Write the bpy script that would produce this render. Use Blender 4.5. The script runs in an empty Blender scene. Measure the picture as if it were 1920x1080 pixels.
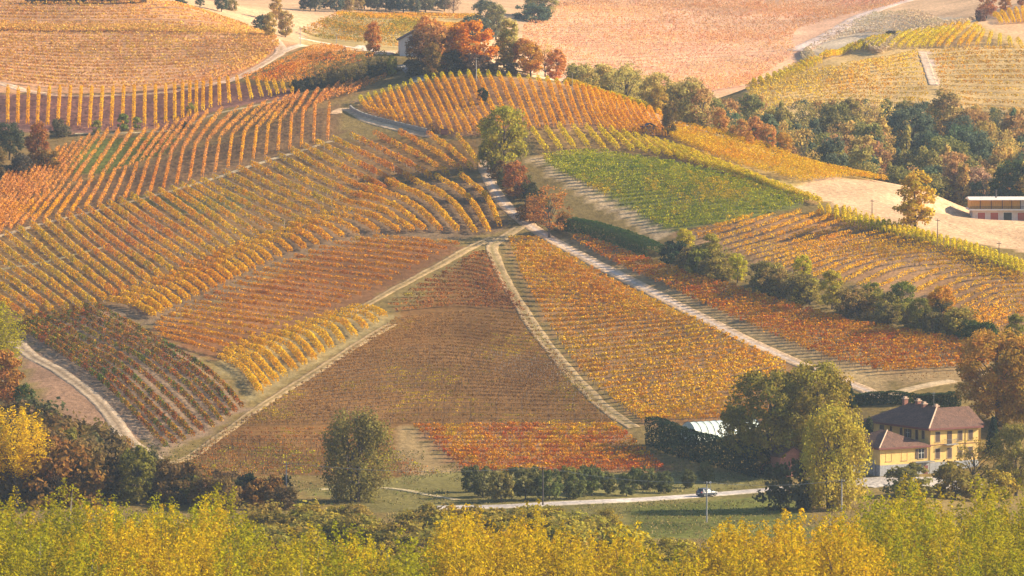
import bpy, math, random
import numpy as np
from mathutils import Vector, Matrix
rng = np.random.default_rng(11)
random.seed(5)
scene = bpy.context.scene
C = scene.collection

# ---------------------------------------------------------------- camera, light, exposure
cam = bpy.data.cameras.new("camera")
cam.sensor_width = 36; cam.lens = 36 * 10000.0 / 1920; cam.clip_start = 1; cam.clip_end = 8000
camo = bpy.data.objects.new("camera", cam); C.objects.link(camo)
camo.location = (0, 0, 105.0); camo.rotation_euler = (math.radians(90 - 3.76), 0, 0)
scene.camera = camo
SUN_EL, SUN_AZ = math.radians(27), math.radians(8)        # azimuth from +X towards +Y
w = bpy.data.worlds.new("World"); scene.world = w; w.use_nodes = True
nt = w.node_tree; bg = nt.nodes["Background"]
sky = nt.nodes.new("ShaderNodeTexSky"); sky.sky_type = 'NISHITA'; sky.sun_disc = False
sky.sun_elevation = SUN_EL; sky.sun_rotation = math.radians(90) - SUN_AZ
sky.air_density = 1.0; sky.dust_density = 0.6; sky.ozone_density = 2.5
nt.links.new(sky.outputs[0], bg.inputs[0]); bg.inputs[1].default_value = 0.085
sl = bpy.data.lights.new("sun", 'SUN'); sl.energy = 5.0; sl.angle = math.radians(0.5); sl.color = (1.0, 0.86, 0.62)
so = bpy.data.objects.new("sun", sl); C.objects.link(so); so.location = (300, 900, 400)
so.rotation_euler = Vector((math.cos(SUN_EL) * math.cos(SUN_AZ), math.cos(SUN_EL) * math.sin(SUN_AZ), math.sin(SUN_EL))).to_track_quat('Z', 'Y').to_euler()
scene.view_settings.view_transform = 'Standard'; scene.view_settings.look = 'None'
scene.view_settings.exposure = 1.25; scene.view_settings.gamma = 1
scene.render.engine = 'CYCLES'
cy = scene.cycles; cy.use_denoising = True
cy.max_bounces = 5; cy.diffuse_bounces = 3; cy.transmission_bounces = 3; cy.glossy_bounces = 2; cy.volume_bounces = 0; cy.transparent_max_bounces = 4
cy.caustics_reflective = False; cy.caustics_refractive = False

HAZE = 0.000056

# ---------------------------------------------------------------- terrain
F, PITCH, CAMZ = 10000.0, math.radians(3.76), 105.0
CP, SP = math.cos(PITCH), math.sin(PITCH)

def ray(u, v):
    """direction of the sight line through a point of the photograph (1920 x 1080)"""
    a = (np.asarray(u, float) - 960) / F
    b = (540 - np.asarray(v, float)) / F
    return a, CP + b * SP, -SP + b * CP

def at(u, v, Y):
    dx, dy, dz = ray(u, v)
    t = Y / dy
    return dx * t, Y, CAMZ + dz * t

def project(x, y, z):
    z = np.asarray(z) - CAMZ
    d = y * CP - z * SP
    return 960 + F * x / d, 540 - F * (y * SP + z * CP) / d

COLS = {
 -250: [(850,1065),(680,1160),(500,1268),(350,1372),(250,1440),(175,1500),(60,1622),(0,1685)],
 -60: [(850,1065),(750,1115),(600,1205),(420,1322),(290,1410),(210,1472),(120,1556),(10,1685)],
 100: [(850,1065),(750,1115),(680,1160),(600,1205),(500,1268),(420,1322),(350,1372),(290,1410),(250,1438),(210,1468),(175,1500),(120,1556),(60,1622),(8,1685)],
 300: [(860,1060),(760,1110),(680,1155),(600,1200),(500,1262),(420,1318),(350,1368),(290,1408),(240,1440),(200,1472),(170,1502),(120,1556),(60,1622),(6,1690)],
 500: [(870,1058),(780,1103),(700,1150),(600,1208),(500,1268),(420,1318),(340,1368),(280,1405),(220,1445),(190,1470),(160,1500),(120,1545),(70,1605)],
 700: [(885,1050),(800,1098),(700,1155),(600,1213),(500,1270),(420,1316),(340,1362),(280,1398),(230,1428),(190,1456),(150,1487),(110,1525),(96,1545)],
 950: [(885,1050),(800,1100),(700,1160),(600,1220),(500,1275),(440,1310),(330,1362),(250,1400),(200,1430),(150,1462),(140,1472),(129,1483)],
 1200: [(880,1052),(800,1095),(700,1150),(600,1207),(520,1252),(430,1305),(350,1345),(290,1378),(250,1402),(214,1431),(204,1441)],
 1400: [(900,1035),(820,1075),(700,1140),(640,1174),(560,1216),(500,1249),(430,1285),(400,1303),(345,1341),(300,1378),(266,1408)],
 1600: [(900,1032),(800,1070),(720,1118),(640,1164),(545,1213),(500,1238),(450,1266),(402,1296),(365,1337),(330,1375)],
 1750: [(895,1038),(800,1066),(745,1096),(700,1124),(650,1152),(580,1190),(520,1219),(465,1247),(448,1258),(438,1274),(400,1314),(364,1362)],
 1900: [(895,1040),(800,1070),(740,1098),(680,1132),(640,1152),(580,1181),(540,1201),(502,1221),(462,1262),(432,1291),(413,1318)],
 2150: [(895,1040),(740,1100),(640,1152),(560,1190),(530,1206),(470,1256),(425,1312)],
}
COLS2 = {   # the hills behind
 -250: [(-30,1900),(-60,2600)], 100: [(-14,1900),(-60,2600)], 300: [(-12,1900),(-60,2600)],
 600: [(72,1850),(30,2000),(0,2150),(-60,2600)], 800: [(98,1780),(50,1900),(0,2120),(-60,2600)],
 1000: [(128,1880),(60,2050),(10,2250),(-60,2600)], 1300: [(150,1900),(90,2020),(40,2150),(0,2300),(-60,2600)],
 1450: [(205,1640),(152,1705)], 1480: [(200,1648),(134,1722)], 1530: [(150,1700),(108,1750)], 1550: [(118,1990),(60,2090),(20,2220),(-60,2600)],
 1600: [(225,1635),(160,1690),(110,1750),(88,1780)], 1750: [(235,1635),(200,1660),(150,1705),(100,1760),(52,1825)],
 1850: [(36,1860),(-8,2150),(-60,2600)], 1900: [(235,1635),(180,1680),(120,1740),(90,1775),(40,1850),(8,1930)], 2150: [(180,1680),(90,1775),(8,1930),(-60,2600)],
}
ctrl = []
for cc in (COLS, COLS2):
    for u, l in cc.items():
        for v, Y in l:
            ctrl.append(at(u, v, Y))
for X in (-450, -220, -75, 0, 75, 220, 450):
    for Y, z in ((640, -3), (760, -2), (880, -1), (1000, 0), (1030, 0.1)):
        if not (Y == 1030 and abs(X) > 120):
            ctrl.append((X, Y, z))
ctrl += [(127,1356,32.6),(112,1352,34.2),(150,1356,32),(127,1400,31),(0,1600,56),(-35,1640,60),(-55,1700,64),(-20,1720,61),(45,1520,46),(50,1620,44),(78,1470,34),(105,1425,30),(110,1500,29),(140,1450,28),(140,1560,33),
         (100,1580,36),(75,1560,38),(200,1450,27),(200,1560,34),(10,1780,56),(60,1750,46),(95,1790,48),(110,1860,55),(150,1910,66),(60,1850,52)]
ctrl = np.array(ctrl, float)
SX, SY = 100.0, 160.0
def _phi(d2):
    return 0.5 * d2 * np.log(d2 + 1e-12)
_cx, _cy = ctrl[:, 0] / SX, ctrl[:, 1] / SY
_n = len(ctrl)
_A = np.zeros((_n + 3, _n + 3))
_A[:_n, :_n] = _phi((_cx[:, None] - _cx) ** 2 + (_cy[:, None] - _cy) ** 2) + np.eye(_n) * 2e-3
_A[:_n, _n] = 1; _A[:_n, _n + 1] = _cx; _A[:_n, _n + 2] = _cy
_A[_n:, :_n] = _A[:_n, _n:].T
_w = np.linalg.solve(_A, np.concatenate([ctrl[:, 2], [0, 0, 0]]))

def smooth(a, b, x):
    t = np.clip((x - a) / (b - a), 0, 1)
    return t * t * (3 - 2 * t)

def height_exact(X, Y):
    X = np.asarray(X, float); Y = np.asarray(Y, float)
    shp = X.shape
    x = np.clip(X.ravel(), -380, 380); y = np.clip(Y.ravel(), 640, 2600)
    out = np.empty(len(x))
    for i in range(0, len(x), 20000):
        a, b = x[i:i+20000, None] / SX, y[i:i+20000, None] / SY
        out[i:i+20000] = _phi((a - _cx) ** 2 + (b - _cy) ** 2) @ _w[:_n] + _w[_n] + a[:, 0] * _w[_n+1] + b[:, 0] * _w[_n+2]
    yy = Y.ravel()
    hill = 103.3 - 106.3 * (1 - (1 - np.clip((yy - 1) / 460, 0, 1)) ** 2)
    out = np.where(yy < 640, hill + (out - (-3)) * smooth(500, 640, yy), out)
    out = out + 75 * smooth(2600, 3400, yy)
    return out.reshape(shp)

GX = np.concatenate([np.linspace(-1500, -340, 24)[:-1], np.arange(-340, 341, 2.5), np.linspace(340, 1500, 24)[1:]])
GY = np.concatenate([np.linspace(-300, 640, 60)[:-1], np.arange(640, 2700, 3.5), np.linspace(2700, 3600, 30)])
_mx, _my = np.meshgrid(GX, GY)
GZ = height_exact(_mx, _my)

def height(X, Y):
    X = np.clip(np.asarray(X, float), GX[0], GX[-1] - 1e-6); Y = np.clip(np.asarray(Y, float), GY[0], GY[-1] - 1e-6)
    i = np.clip(np.searchsorted(GX, X, 'right') - 1, 0, len(GX) - 2)
    j = np.clip(np.searchsorted(GY, Y, 'right') - 1, 0, len(GY) - 2)
    fx = (X - GX[i]) / (GX[i+1] - GX[i]); fy = (Y - GY[j]) / (GY[j+1] - GY[j])
    return (GZ[j, i] * (1-fx) + GZ[j, i+1] * fx) * (1-fy) + (GZ[j+1, i] * (1-fx) + GZ[j+1, i+1] * fx) * fy

_YS = np.arange(840, 2700, 1.5)
def ground(pts, y0=840, y1=2690):
    """where the sight lines through pts meet the ground between the distances y0 and y1: (n, 3)"""
    pts = np.asarray(pts, float).reshape(-1, 2)
    if len(pts) > 4000:
        return np.concatenate([ground(pts[i:i+4000], y0, y1) for i in range(0, len(pts), 4000)])
    dx, dy, dz = ray(pts[:, 0], pts[:, 1])
    ys = _YS[(_YS >= y0) & (_YS <= y1)]
    t = ys[None, :] / dy[:, None]
    x = dx[:, None] * t; z = CAMZ + dz[:, None] * t
    d = z - height(x, np.broadcast_to(ys, x.shape))
    hit = d <= 0
    k = np.where(hit.any(1), hit.argmax(1), d.argmin(1))
    r = np.arange(len(pts)); k0 = np.maximum(k - 1, 0)
    d0, d1 = d[r, k0], d[r, k]
    f = np.where(hit.any(1) & (k > 0), d0 / np.maximum(d0 - d1, 1e-9), 1.0)
    Y = ys[k0] + (ys[k] - ys[k0]) * np.clip(f, 0, 1)
    tt = Y / dy
    X = dx * tt
    return np.stack([X, Y, height(X, Y)], 1)

# ---------------------------------------------------------------- helpers
def lattice(ix, iy, s):
    h = np.sin(ix * 127.1 + iy * 311.7 + s * 74.7) * 43758.5453
    return h - np.floor(h)
def vn(x, y, s=0):
    """smooth value noise 0..1"""
    ix, iy = np.floor(x), np.floor(y); fx, fy = x - ix, y - iy
    fx = fx * fx * (3 - 2 * fx); fy = fy * fy * (3 - 2 * fy)
    return (lattice(ix, iy, s) * (1-fx) + lattice(ix+1, iy, s) * fx) * (1-fy) + (lattice(ix, iy+1, s) * (1-fx) + lattice(ix+1, iy+1, s) * fx) * fy
def fbm(x, y, s=0):
    return 0.5 * vn(x, y, s) + 0.3 * vn(2.1*x, 2.1*y, s+1) + 0.2 * vn(4.3*x, 4.3*y, s+2)

def tag(o, label=None, cat=None, group=None, kind=None):
    if label: o["label"] = label
    if cat: o["category"] = cat
    if group: o["group"] = group
    if kind: o["kind"] = kind
    return o
def link(o, parent=None):
    C.objects.link(o)
    if parent is not None: o.parent = parent
    return o
def empty(name, loc, rz=0.0):
    o = bpy.data.objects.new(name, None); o.empty_display_size = 0.5
    o.location = loc; o.rotation_euler = (0, 0, rz)
    return link(o)

def np_mesh(name, V, Q, mat, col=None, smooth=False):
    """mesh from arrays: V (n,3); Q (m,3 or 4)"""
    me = bpy.data.meshes.new(name)
    V = np.ascontiguousarray(V, np.float32); Q = np.ascontiguousarray(Q, np.int32)
    m, k = Q.shape
    me.vertices.add(len(V)); me.vertices.foreach_set("co", V.ravel())
    me.loops.add(m * k); me.loops.foreach_set("vertex_index", Q.ravel())
    me.polygons.add(m); me.polygons.foreach_set("loop_start", np.arange(0, m * k, k, dtype=np.int32))
    me.polygons.foreach_set("loop_total", np.full(m, k, np.int32))
    if smooth: me.polygons.foreach_set("use_smooth", np.ones(m, bool))
    me.update(calc_edges=True)
    if col is not None:
        a = me.color_attributes.new("Col", 'FLOAT_COLOR', 'POINT')
        c = np.ones((len(V), 4), np.float32); c[:, :3] = col
        a.data.foreach_set("color", c.ravel())
    me.materials.append(mat)
    return me
def obj(name, me, parent=None, loc=None):
    o = bpy.data.objects.new(name, me)
    if loc is not None: o.location = loc
    return link(o, parent)

class MB:
    """collects shapes into one mesh"""
    def __init__(s): s.v = []; s.f = []
    def add(s, vs, fs):
        b = len(s.v); s.v += [tuple(p) for p in vs]; s.f += [tuple(i + b for i in f) for f in fs]
    def box(s, x0, x1, y0, y1, z0, z1):
        s.add([(x0,y0,z0),(x1,y0,z0),(x1,y1,z0),(x0,y1,z0),(x0,y0,z1),(x1,y0,z1),(x1,y1,z1),(x0,y1,z1)],
              [(0,3,2,1),(4,5,6,7),(0,1,5,4),(1,2,6,5),(2,3,7,6),(3,0,4,7)])
    def tube(s, pts, rad, n=6, cap=True):
        pts = [Vector(p) for p in pts]; rings = []
        for i, p in enumerate(pts):
            d = (pts[min(i+1, len(pts)-1)] - pts[max(i-1, 0)]).normalized()
            a = d.orthogonal().normalized() if abs(d.z) < 0.9 else Vector((1, 0, 0)).cross(d).normalized()
            b = d.cross(a)
            r = rad[i] if hasattr(rad, '__len__') else rad
            rings.append([p + (a * math.cos(2*math.pi*k/n) + b * math.sin(2*math.pi*k/n)) * r for k in range(n)])
        vs = [q for r in rings for q in r]; fs = []
        for i in range(len(pts) - 1):
            for k in range(n):
                fs.append((i*n+k, i*n+(k+1) % n, (i+1)*n+(k+1) % n, (i+1)*n+k))
        if cap: fs += [tuple(range(n-1, -1, -1)), tuple((len(pts)-1)*n+k for k in range(n))]
        s.add(vs, fs)
    def prism(s, prof, y0, y1):
        """profile of (x,z) extruded along y"""
        n = len(prof)
        s.add([(x, y0, z) for x, z in prof] + [(x, y1, z) for x, z in prof],
              [tuple(range(n)), tuple(range(2*n-1, n-1, -1))] + [(i, i+n, (i+1) % n + n, (i+1) % n) for i in range(n)])
    def mesh(s, name, mat, smooth=False, bevel=0):
        me = bpy.data.meshes.new(name); me.from_pydata(s.v, [], s.f); me.update()
        me.materials.append(mat)
        if smooth: me.polygons.foreach_set("use_smooth", [True] * len(me.polygons))
        return me
    def build(s, name, mat, parent=None, smooth=False, loc=None, bevel=0):
        o = obj(name, s.mesh(name, mat, smooth), parent, loc)
        if bevel:
            b = o.modifiers.new("bevel", 'BEVEL'); b.width = bevel; b.segments = 2; b.limit_method = 'ANGLE'
        return o

# ---------------------------------------------------------------- materials
def new_mat(name):
    m = bpy.data.materials.new(name); m.use_nodes = True
    n = m.node_tree.nodes; l = m.node_tree.links; n.clear()
    out = n.new("ShaderNodeOutputMaterial")
    return m, n, l, out
def solid(name, col, rough=0.8, var=0.25, scale=3.0, bump=0.0, metal=0.0, stretch=(1, 1, 1), var2=0.0, scale2=0.3):
    """a paint, plaster, stone or metal with uneven tone"""
    m, n, l, out = new_mat(name)
    b = n.new("ShaderNodeBsdfPrincipled"); b.inputs["Roughness"].default_value = rough; b.inputs["Metallic"].default_value = metal
    tc = n.new("ShaderNodeTexCoord"); mp = n.new("ShaderNodeMapping"); mp.inputs["Scale"].default_value = stretch
    l.new(tc.outputs["Object"], mp.inputs[0])
    nz = n.new("ShaderNodeTexNoise"); nz.inputs["Scale"].default_value = scale; nz.inputs["Detail"].default_value = 5
    l.new(mp.outputs[0], nz.inputs["Vector"])
    rp = n.new("ShaderNodeValToRGB")
    rp.color_ramp.elements[0].position = 0.3; rp.color_ramp.elements[1].position = 0.7
    rp.color_ramp.elements[0].color = [c * (1 - var) for c in col] + [1]
    rp.color_ramp.elements[1].color = [min(1, c * (1 + var)) for c in col] + [1]
    l.new(nz.outputs["Fac"], rp.inputs[0]); src = rp.outputs[0]
    if var2:
        n2 = n.new("ShaderNodeTexNoise"); n2.inputs["Scale"].default_value = scale2; n2.inputs["Detail"].default_value = 3
        l.new(mp.outputs[0], n2.inputs["Vector"])
        mr = n.new("ShaderNodeMapRange"); mr.inputs[1].default_value = 0.3; mr.inputs[2].default_value = 0.7; mr.inputs[3].default_value = 1 - var2; mr.inputs[4].default_value = 1 + var2
        l.new(n2.outputs["Fac"], mr.inputs[0])
        mx = n.new("ShaderNodeVectorMath"); mx.operation = 'SCALE'; l.new(src, mx.inputs[0]); l.new(mr.outputs[0], mx.inputs["Scale"]); src = mx.outputs[0]
    l.new(src, b.inputs["Base Color"])
    if bump:
        bp = n.new("ShaderNodeBump"); bp.inputs["Strength"].default_value = bump; bp.inputs["Distance"].default_value = 0.1
        l.new(nz.outputs["Fac"], bp.inputs["Height"]); l.new(bp.outputs[0], b.inputs["Normal"])
    l.new(b.outputs[0], out.inputs[0])
    return m
def leaf_shader(n, l, out, src, trans=0.35):
    d = n.new("ShaderNodeBsdfDiffuse"); t = n.new("ShaderNodeBsdfTranslucent"); mx = n.new("ShaderNodeMixShader")
    mx.inputs[0].default_value = trans
    l.new(src, d.inputs[0]); l.new(src, t.inputs[0]); l.new(d.outputs[0], mx.inputs[1]); l.new(t.outputs[0], mx.inputs[2]); l.new(mx.outputs[0], out.inputs[0])
def vine_mat():
    m, n, l, out = new_mat("vine_leaves")
    a = n.new("ShaderNodeAttribute"); a.attribute_name = "Col"
    leaf_shader(n, l, out, a.outputs["Color"], 0.22)
    return m
def crown_mat():
    """object colour x the leaf's own variation: red channel = tone, green channel = shift towards a second hue"""
    m, n, l, out = new_mat("tree_leaves")
    a = n.new("ShaderNodeAttribute"); a.attribute_name = "Col"
    sp = n.new("ShaderNodeSeparateColor"); l.new(a.outputs["Color"], sp.inputs[0])
    oi = n.new("ShaderNodeObjectInfo")
    hs = n.new("ShaderNodeHueSaturation"); l.new(oi.outputs["Color"], hs.inputs["Color"])
    mh = n.new("ShaderNodeMapRange"); mh.inputs[3].default_value = 0.48; mh.inputs[4].default_value = 0.52; l.new(sp.outputs[1], mh.inputs[0]); l.new(mh.outputs[0], hs.inputs["Hue"])
    mv = n.new("ShaderNodeMapRange"); mv.inputs[3].default_value = 0.45; mv.inputs[4].default_value = 1.6; l.new(sp.outputs[0], mv.inputs[0]); l.new(mv.outputs[0], hs.inputs["Value"])
    leaf_shader(n, l, out, hs.outputs[0], 0.38)
    return m
def ground_mat():
    m, n, l, out = new_mat("ground")
    a = n.new("ShaderNodeAttribute"); a.attribute_name = "Col"
    tc = n.new("ShaderNodeTexCoord")
    mp = n.new("ShaderNodeMapping"); mp.inputs["Scale"].default_value = (1, 0.6, 1); l.new(tc.outputs["Object"], mp.inputs[0])
    n1 = n.new("ShaderNodeTexNoise"); n1.inputs["Scale"].default_value = 0.9; n1.inputs["Detail"].default_value = 8; n1.inputs["Roughness"].default_value = 0.65; l.new(mp.outputs[0], n1.inputs["Vector"])
    n2 = n.new("ShaderNodeTexNoise"); n2.inputs["Scale"].default_value = 0.06; n2.inputs["Detail"].default_value = 4; l.new(mp.outputs[0], n2.inputs["Vector"])
    r1 = n.new("ShaderNodeMapRange"); r1.inputs[1].default_value = 0.25; r1.inputs[2].default_value = 0.75; r1.inputs[3].default_value = 0.55; r1.inputs[4].default_value = 1.45; l.new(n1.outputs["Fac"], r1.inputs[0])
    r2 = n.new("ShaderNodeMapRange"); r2.inputs[1].default_value = 0.3; r2.inputs[2].default_value = 0.7; r2.inputs[3].default_value = 0.8; r2.inputs[4].default_value = 1.2; l.new(n2.outputs["Fac"], r2.inputs[0])
    mu = n.new("ShaderNodeMath"); mu.operation = 'MULTIPLY'; l.new(r1.outputs[0], mu.inputs[0]); l.new(r2.outputs[0], mu.inputs[1])
    sc = n.new("ShaderNodeVectorMath"); sc.operation = 'SCALE'; l.new(a.outputs["Color"], sc.inputs[0]); l.new(mu.outputs[0], sc.inputs["Scale"])
    d = n.new("ShaderNodeBsdfDiffuse"); l.new(sc.outputs[0], d.inputs[0])
    bp = n.new("ShaderNodeBump"); bp.inputs["Strength"].default_value = 0.7; bp.inputs["Distance"].default_value = 0.35; l.new(n1.outputs["Fac"], bp.inputs["Height"]); l.new(bp.outputs[0], d.inputs["Normal"])
    l.new(d.outputs[0], out.inputs[0])
    return m
def wave_mat(name, col, scale, rot, var=0.3, axis='X'):
    """ploughed soil or ribbed sheet"""
    m, n, l, out = new_mat(name)
    tc = n.new("ShaderNodeTexCoord"); mp = n.new("ShaderNodeMapping"); mp.inputs["Rotation"].default_value = (0, 0, rot); l.new(tc.outputs["Object"], mp.inputs[0])
    wv = n.new("ShaderNodeTexWave"); wv.bands_direction = axis; wv.inputs["Scale"].default_value = scale; wv.inputs["Distortion"].default_value = 2; wv.inputs["Detail"].default_value = 3
    l.new(mp.outputs[0], wv.inputs["Vector"])
    rp = n.new("ShaderNodeValToRGB")
    rp.color_ramp.elements[0].color = [c * (1 - var) for c in col] + [1]; rp.color_ramp.elements[1].color = [c * (1 + var) for c in col] + [1]
    l.new(wv.outputs["Fac"], rp.inputs[0])
    b = n.new("ShaderNodeBsdfPrincipled"); b.inputs["Roughness"].default_value = 0.9; l.new(rp.outputs[0], b.inputs["Base Color"])
    bp = n.new("ShaderNodeBump"); bp.inputs["Strength"].default_value = 0.5; bp.inputs["Distance"].default_value = 0.2; l.new(wv.outputs["Fac"], bp.inputs["Height"]); l.new(bp.outputs[0], b.inputs["Normal"])
    l.new(b.outputs[0], out.inputs[0])
    return m
M_VINE, M_CROWN, M_GROUND = vine_mat(), crown_mat(), ground_mat()
M_BARK = solid("bark", (0.085, 0.06, 0.042), 0.95, 0.4, 6, 0.5)
M_PALEBARK = solid("pale_bark", (0.3, 0.25, 0.19), 0.95, 0.4, 6, 0.5)
M_POST = solid("weathered_post", (0.24, 0.19, 0.15), 0.9, 0.3, 3)
M_CONC = solid("concrete_pole", (0.33, 0.31, 0.29), 0.9, 0.2, 3)
M_DARKPOLE = solid("tarred_pole", (0.06, 0.045, 0.04), 0.9, 0.2, 3)

# ---------------------------------------------------------------- vineyards
def dense_poly(pts, n):
    """n samples on a polyline, even in its vertices"""
    pts = np.asarray(pts, float); t = np.linspace(0, len(pts) - 1, n)
    i = np.clip(t.astype(int), 0, len(pts) - 2); f = (t - i)[:, None]
    return pts[i] * (1 - f) + pts[i+1] * f
def catmull(P, n):
    P = np.asarray(P, float)
    if len(P) == 2: return dense_poly(P, n)
    E = np.vstack([2*P[0]-P[1], P, 2*P[-1]-P[-2]])
    t = np.linspace(0, len(P) - 1, n); i = np.clip(t.astype(int), 0, len(P) - 2); f = (t - i)[:, None]
    a, b, c, d = E[i], E[i+1], E[i+2], E[i+3]
    return 0.5 * (2*b + (c-a)*f + (2*a-5*b+4*c-d)*f*f + (3*b-a-3*c+d)*f**3)
def world_rail(px, n, yr):
    return catmull(ground(catmull(px, 8 * (len(px) - 1) + 1), *yr)[:, :2], n)


# ---------------------------------------------------------------- the ground sheet
def inside(px, py, poly):
    r = np.zeros(px.shape, bool); n = len(poly)
    for i in range(n):
        x1, y1 = poly[i]; x2, y2 = poly[(i + 1) % n]
        if y1 == y2: continue
        r ^= ((y1 > py) != (y2 > py)) & (px < (x2 - x1) * (py - y1) / (y2 - y1) + x1)
    return r
GREEN_G, DRY, SOIL, PURP, TAN, PALEG, DARKG = (.11,.13,.03), (.36,.24,.09), (.20,.11,.06), (.22,.11,.085), (.52,.33,.19), (.50,.36,.22), (.07,.07,.025)
ZONES = [
 ([(1030,445),(1070,450),(1300,562),(1540,672),(1675,708),(1665,745),(1500,680),(1200,532)], (.33,.22,.10), (1070,1330)),  # (outline in the photograph, colour, distance range)
 ([(-300,0),(520,0),(560,90),(500,120),(430,155),(200,175),(-300,170)], (.42,.22,.11), (1450,1720)),
 ([(-300,172),(200,178),(430,156),(560,168),(560,182),(410,206),(310,242),(150,248),(-300,240)], (.21,.10,.075), (1380,1520)),  # shade of this slope is put into the purple brown ground colour
 ([(-300,240),(150,248),(340,240),(560,182),(745,145),(640,190),(467,250),(233,321),(-100,440)], (.19,.12,.045), (1300,1520)),
 ([(110,330),(170,262),(330,250),(320,285),(200,322)], (.13,.14,.03), (1350,1460)),
 ([(-100,440),(233,321),(467,250),(640,190),(640,262),(400,337),(187,394),(-100,470)], (.17,.10,.045), (1280,1480)),
 ([(-100,470),(187,394),(400,337),(630,264),(890,262),(910,320),(690,372),(377,497),(180,578),(20,600),(-100,600)], (.19,.11,.04), (1180,1440)),
 ([(230,372),(313,362),(480,370),(440,395),(330,400)], (.15,.14,.04), (1300,1380)),
 ([(180,578),(377,497),(690,372),(800,340),(905,335),(950,430),(870,445),(600,470),(290,620)], (.17,.11,.06), (1180,1380)),
 ([(285,620),(600,475),(720,446),(880,462),(700,560),(390,680)], (.18,.085,.035), (1140,1340)),
 ([(25,620),(185,575),(340,660),(470,765),(310,855)], (.24,.16,.10), (1040,1260)),
 ([(400,685),(665,578),(740,595),(480,752)], (.24,.18,.08), (1100,1240)),
 ([(905,472),(850,505),(750,595),(420,808),(335,890),(850,895),(760,800),(1160,798),(1060,690),(985,590),(940,520)], (.17,.085,.028), (1030,1300)),
 ([(760,798),(860,895),(780,900),(735,850),(735,805)], (.27,.18,.08), (1030,1110)),
 ([(950,447),(1003,447),(1170,540),(1290,596),(1490,690),(1500,795),(1210,797),(1090,697),(1000,570)], (.26,.14,.055), (1060,1320)),
 ([(770,799),(1155,799),(1250,888),(872,892)], (.25,.13,.06), (1030,1120)),
 ([(1066,452),(1090,443),(1220,494),(1600,607),(1855,655),(1855,712),(1690,722),(1540,675)], (.28,.18,.08), (1070,1330)),
 ([(985,298),(1012,292),(1260,436),(1235,450),(1110,380)], (.46,.32,.18), (1240,1400)),
 ([(1010,294),(1125,283),(1330,322),(1515,382),(1345,430),(1250,434)], (.17,.17,.04), (1230,1420)),
 ([(985,250),(1080,240),(1240,268),(1420,338),(1540,378),(1545,388),(1370,330),(1250,298),(1110,281),(1010,292)], (.26,.16,.06), (1240,1425)),
 ([(1250,440),(1400,410),(1540,400),(1720,450),(1930,505),(1960,640),(1830,655),(1690,552),(1400,488)], (.30,.17,.08), (1080,1320)),
 ([(1240,215),(1268,235),(1480,285),(1670,343),(1600,340),(1480,350),(1400,330),(1310,293),(1200,260)], (.36,.24,.08), (1300,1450)),
 ([(668,190),(735,168),(870,142),(960,143),(1060,158),(1240,213),(1268,262),(1090,240),(985,247),(850,257),(690,214)], (.34,.19,.09), (1370,1500)),
 ([(1480,352),(1545,333),(1670,340),(1800,375),(1940,400),(1940,475),(1720,436),(1560,385)], (.52,.33,.19), (1215,1390)),
 ([(40,650),(130,700),(240,800),(290,860),(150,830),(60,720)], (.26,.15,.09), (1040,1190)),
 ([(560,920),(870,880),(1450,885),(1480,1000),(1200,1000),(700,960)], (.165,.135,.045), (940,1065)),
 ([(860,890),(1250,885),(1440,905),(1010,940)], (.20,.17,.06), (990,1060)),
 ([(1180,950),(1500,925),(1520,1010),(1180,1010)], (.12,.12,.03), (900,1010)),
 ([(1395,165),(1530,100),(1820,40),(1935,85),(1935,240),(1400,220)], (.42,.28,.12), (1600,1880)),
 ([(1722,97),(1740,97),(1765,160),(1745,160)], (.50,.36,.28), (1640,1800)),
 ([(1180,190),(975,130),(1000,50),(1040,-40),(1730,-40),(1500,110),(1400,170)], (.58,.33,.20), (1760,2690)),  # pink far field, its colour paled to carry haze glow
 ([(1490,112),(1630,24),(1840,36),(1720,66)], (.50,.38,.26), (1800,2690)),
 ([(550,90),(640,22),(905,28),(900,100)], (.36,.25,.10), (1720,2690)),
 ([(1055,130),(1100,140),(1215,188),(1215,200),(1120,170),(1040,146)], (.50,.36,.24), (1400,1520)),
]
base = np.array((.19, .13, .045)); VX, VY = _mx.ravel(), _my.ravel()
gcol = np.tile(base, (len(VX), 1)) * (0.7 + 0.6 * fbm(VX / 40, VY / 60, 9))[:, None]
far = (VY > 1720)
gcol[far] = np.array((.54, .33, .18)) * (0.8 + 0.4 * fbm(VX[far] / 60, VY[far] / 90, 5))[:, None]  # pinkish far earth, lightened further to stand in for haze glow
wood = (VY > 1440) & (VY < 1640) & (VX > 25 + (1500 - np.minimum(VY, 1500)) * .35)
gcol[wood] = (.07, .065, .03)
JX, JY = VX + 3.0 * (fbm(VX / 6, VY / 8, 21) - .5), VY + 7.0 * (fbm(VX / 7, VY / 9, 33) - .5)
for poly, c, yr in ZONES:
    d = np.concatenate([dense_poly([poly[i], poly[(i + 1) % len(poly)]], 7)[:-1] for i in range(len(poly))])
    wp = ground(d, *yr)[:, :2]
    k = (VX > wp[:, 0].min() - 5) & (VX < wp[:, 0].max() + 5) & (VY > wp[:, 1].min() - 8) & (VY < wp[:, 1].max() + 8)
    ii = np.nonzero(k)[0]
    ii = ii[inside(JX[ii], JY[ii], wp)]
    gcol[ii] = np.array(c) * (0.75 + 0.5 * fbm(VX[ii] / 14, VY[ii] / 22, 4))[:, None]
nx, ny = len(GX), len(GY)
gi = (np.arange(ny - 1)[:, None] * nx + np.arange(nx - 1)).ravel()
tag(obj("terrain", np_mesh("terrain", np.stack([VX, VY, GZ.ravel()], 1), np.stack([gi, gi + 1, gi + nx + 1, gi + nx], 1), M_GROUND, gcol, True)),
    "rolling vineyard hillside with valley floor", "hillside", kind="structure")

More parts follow.
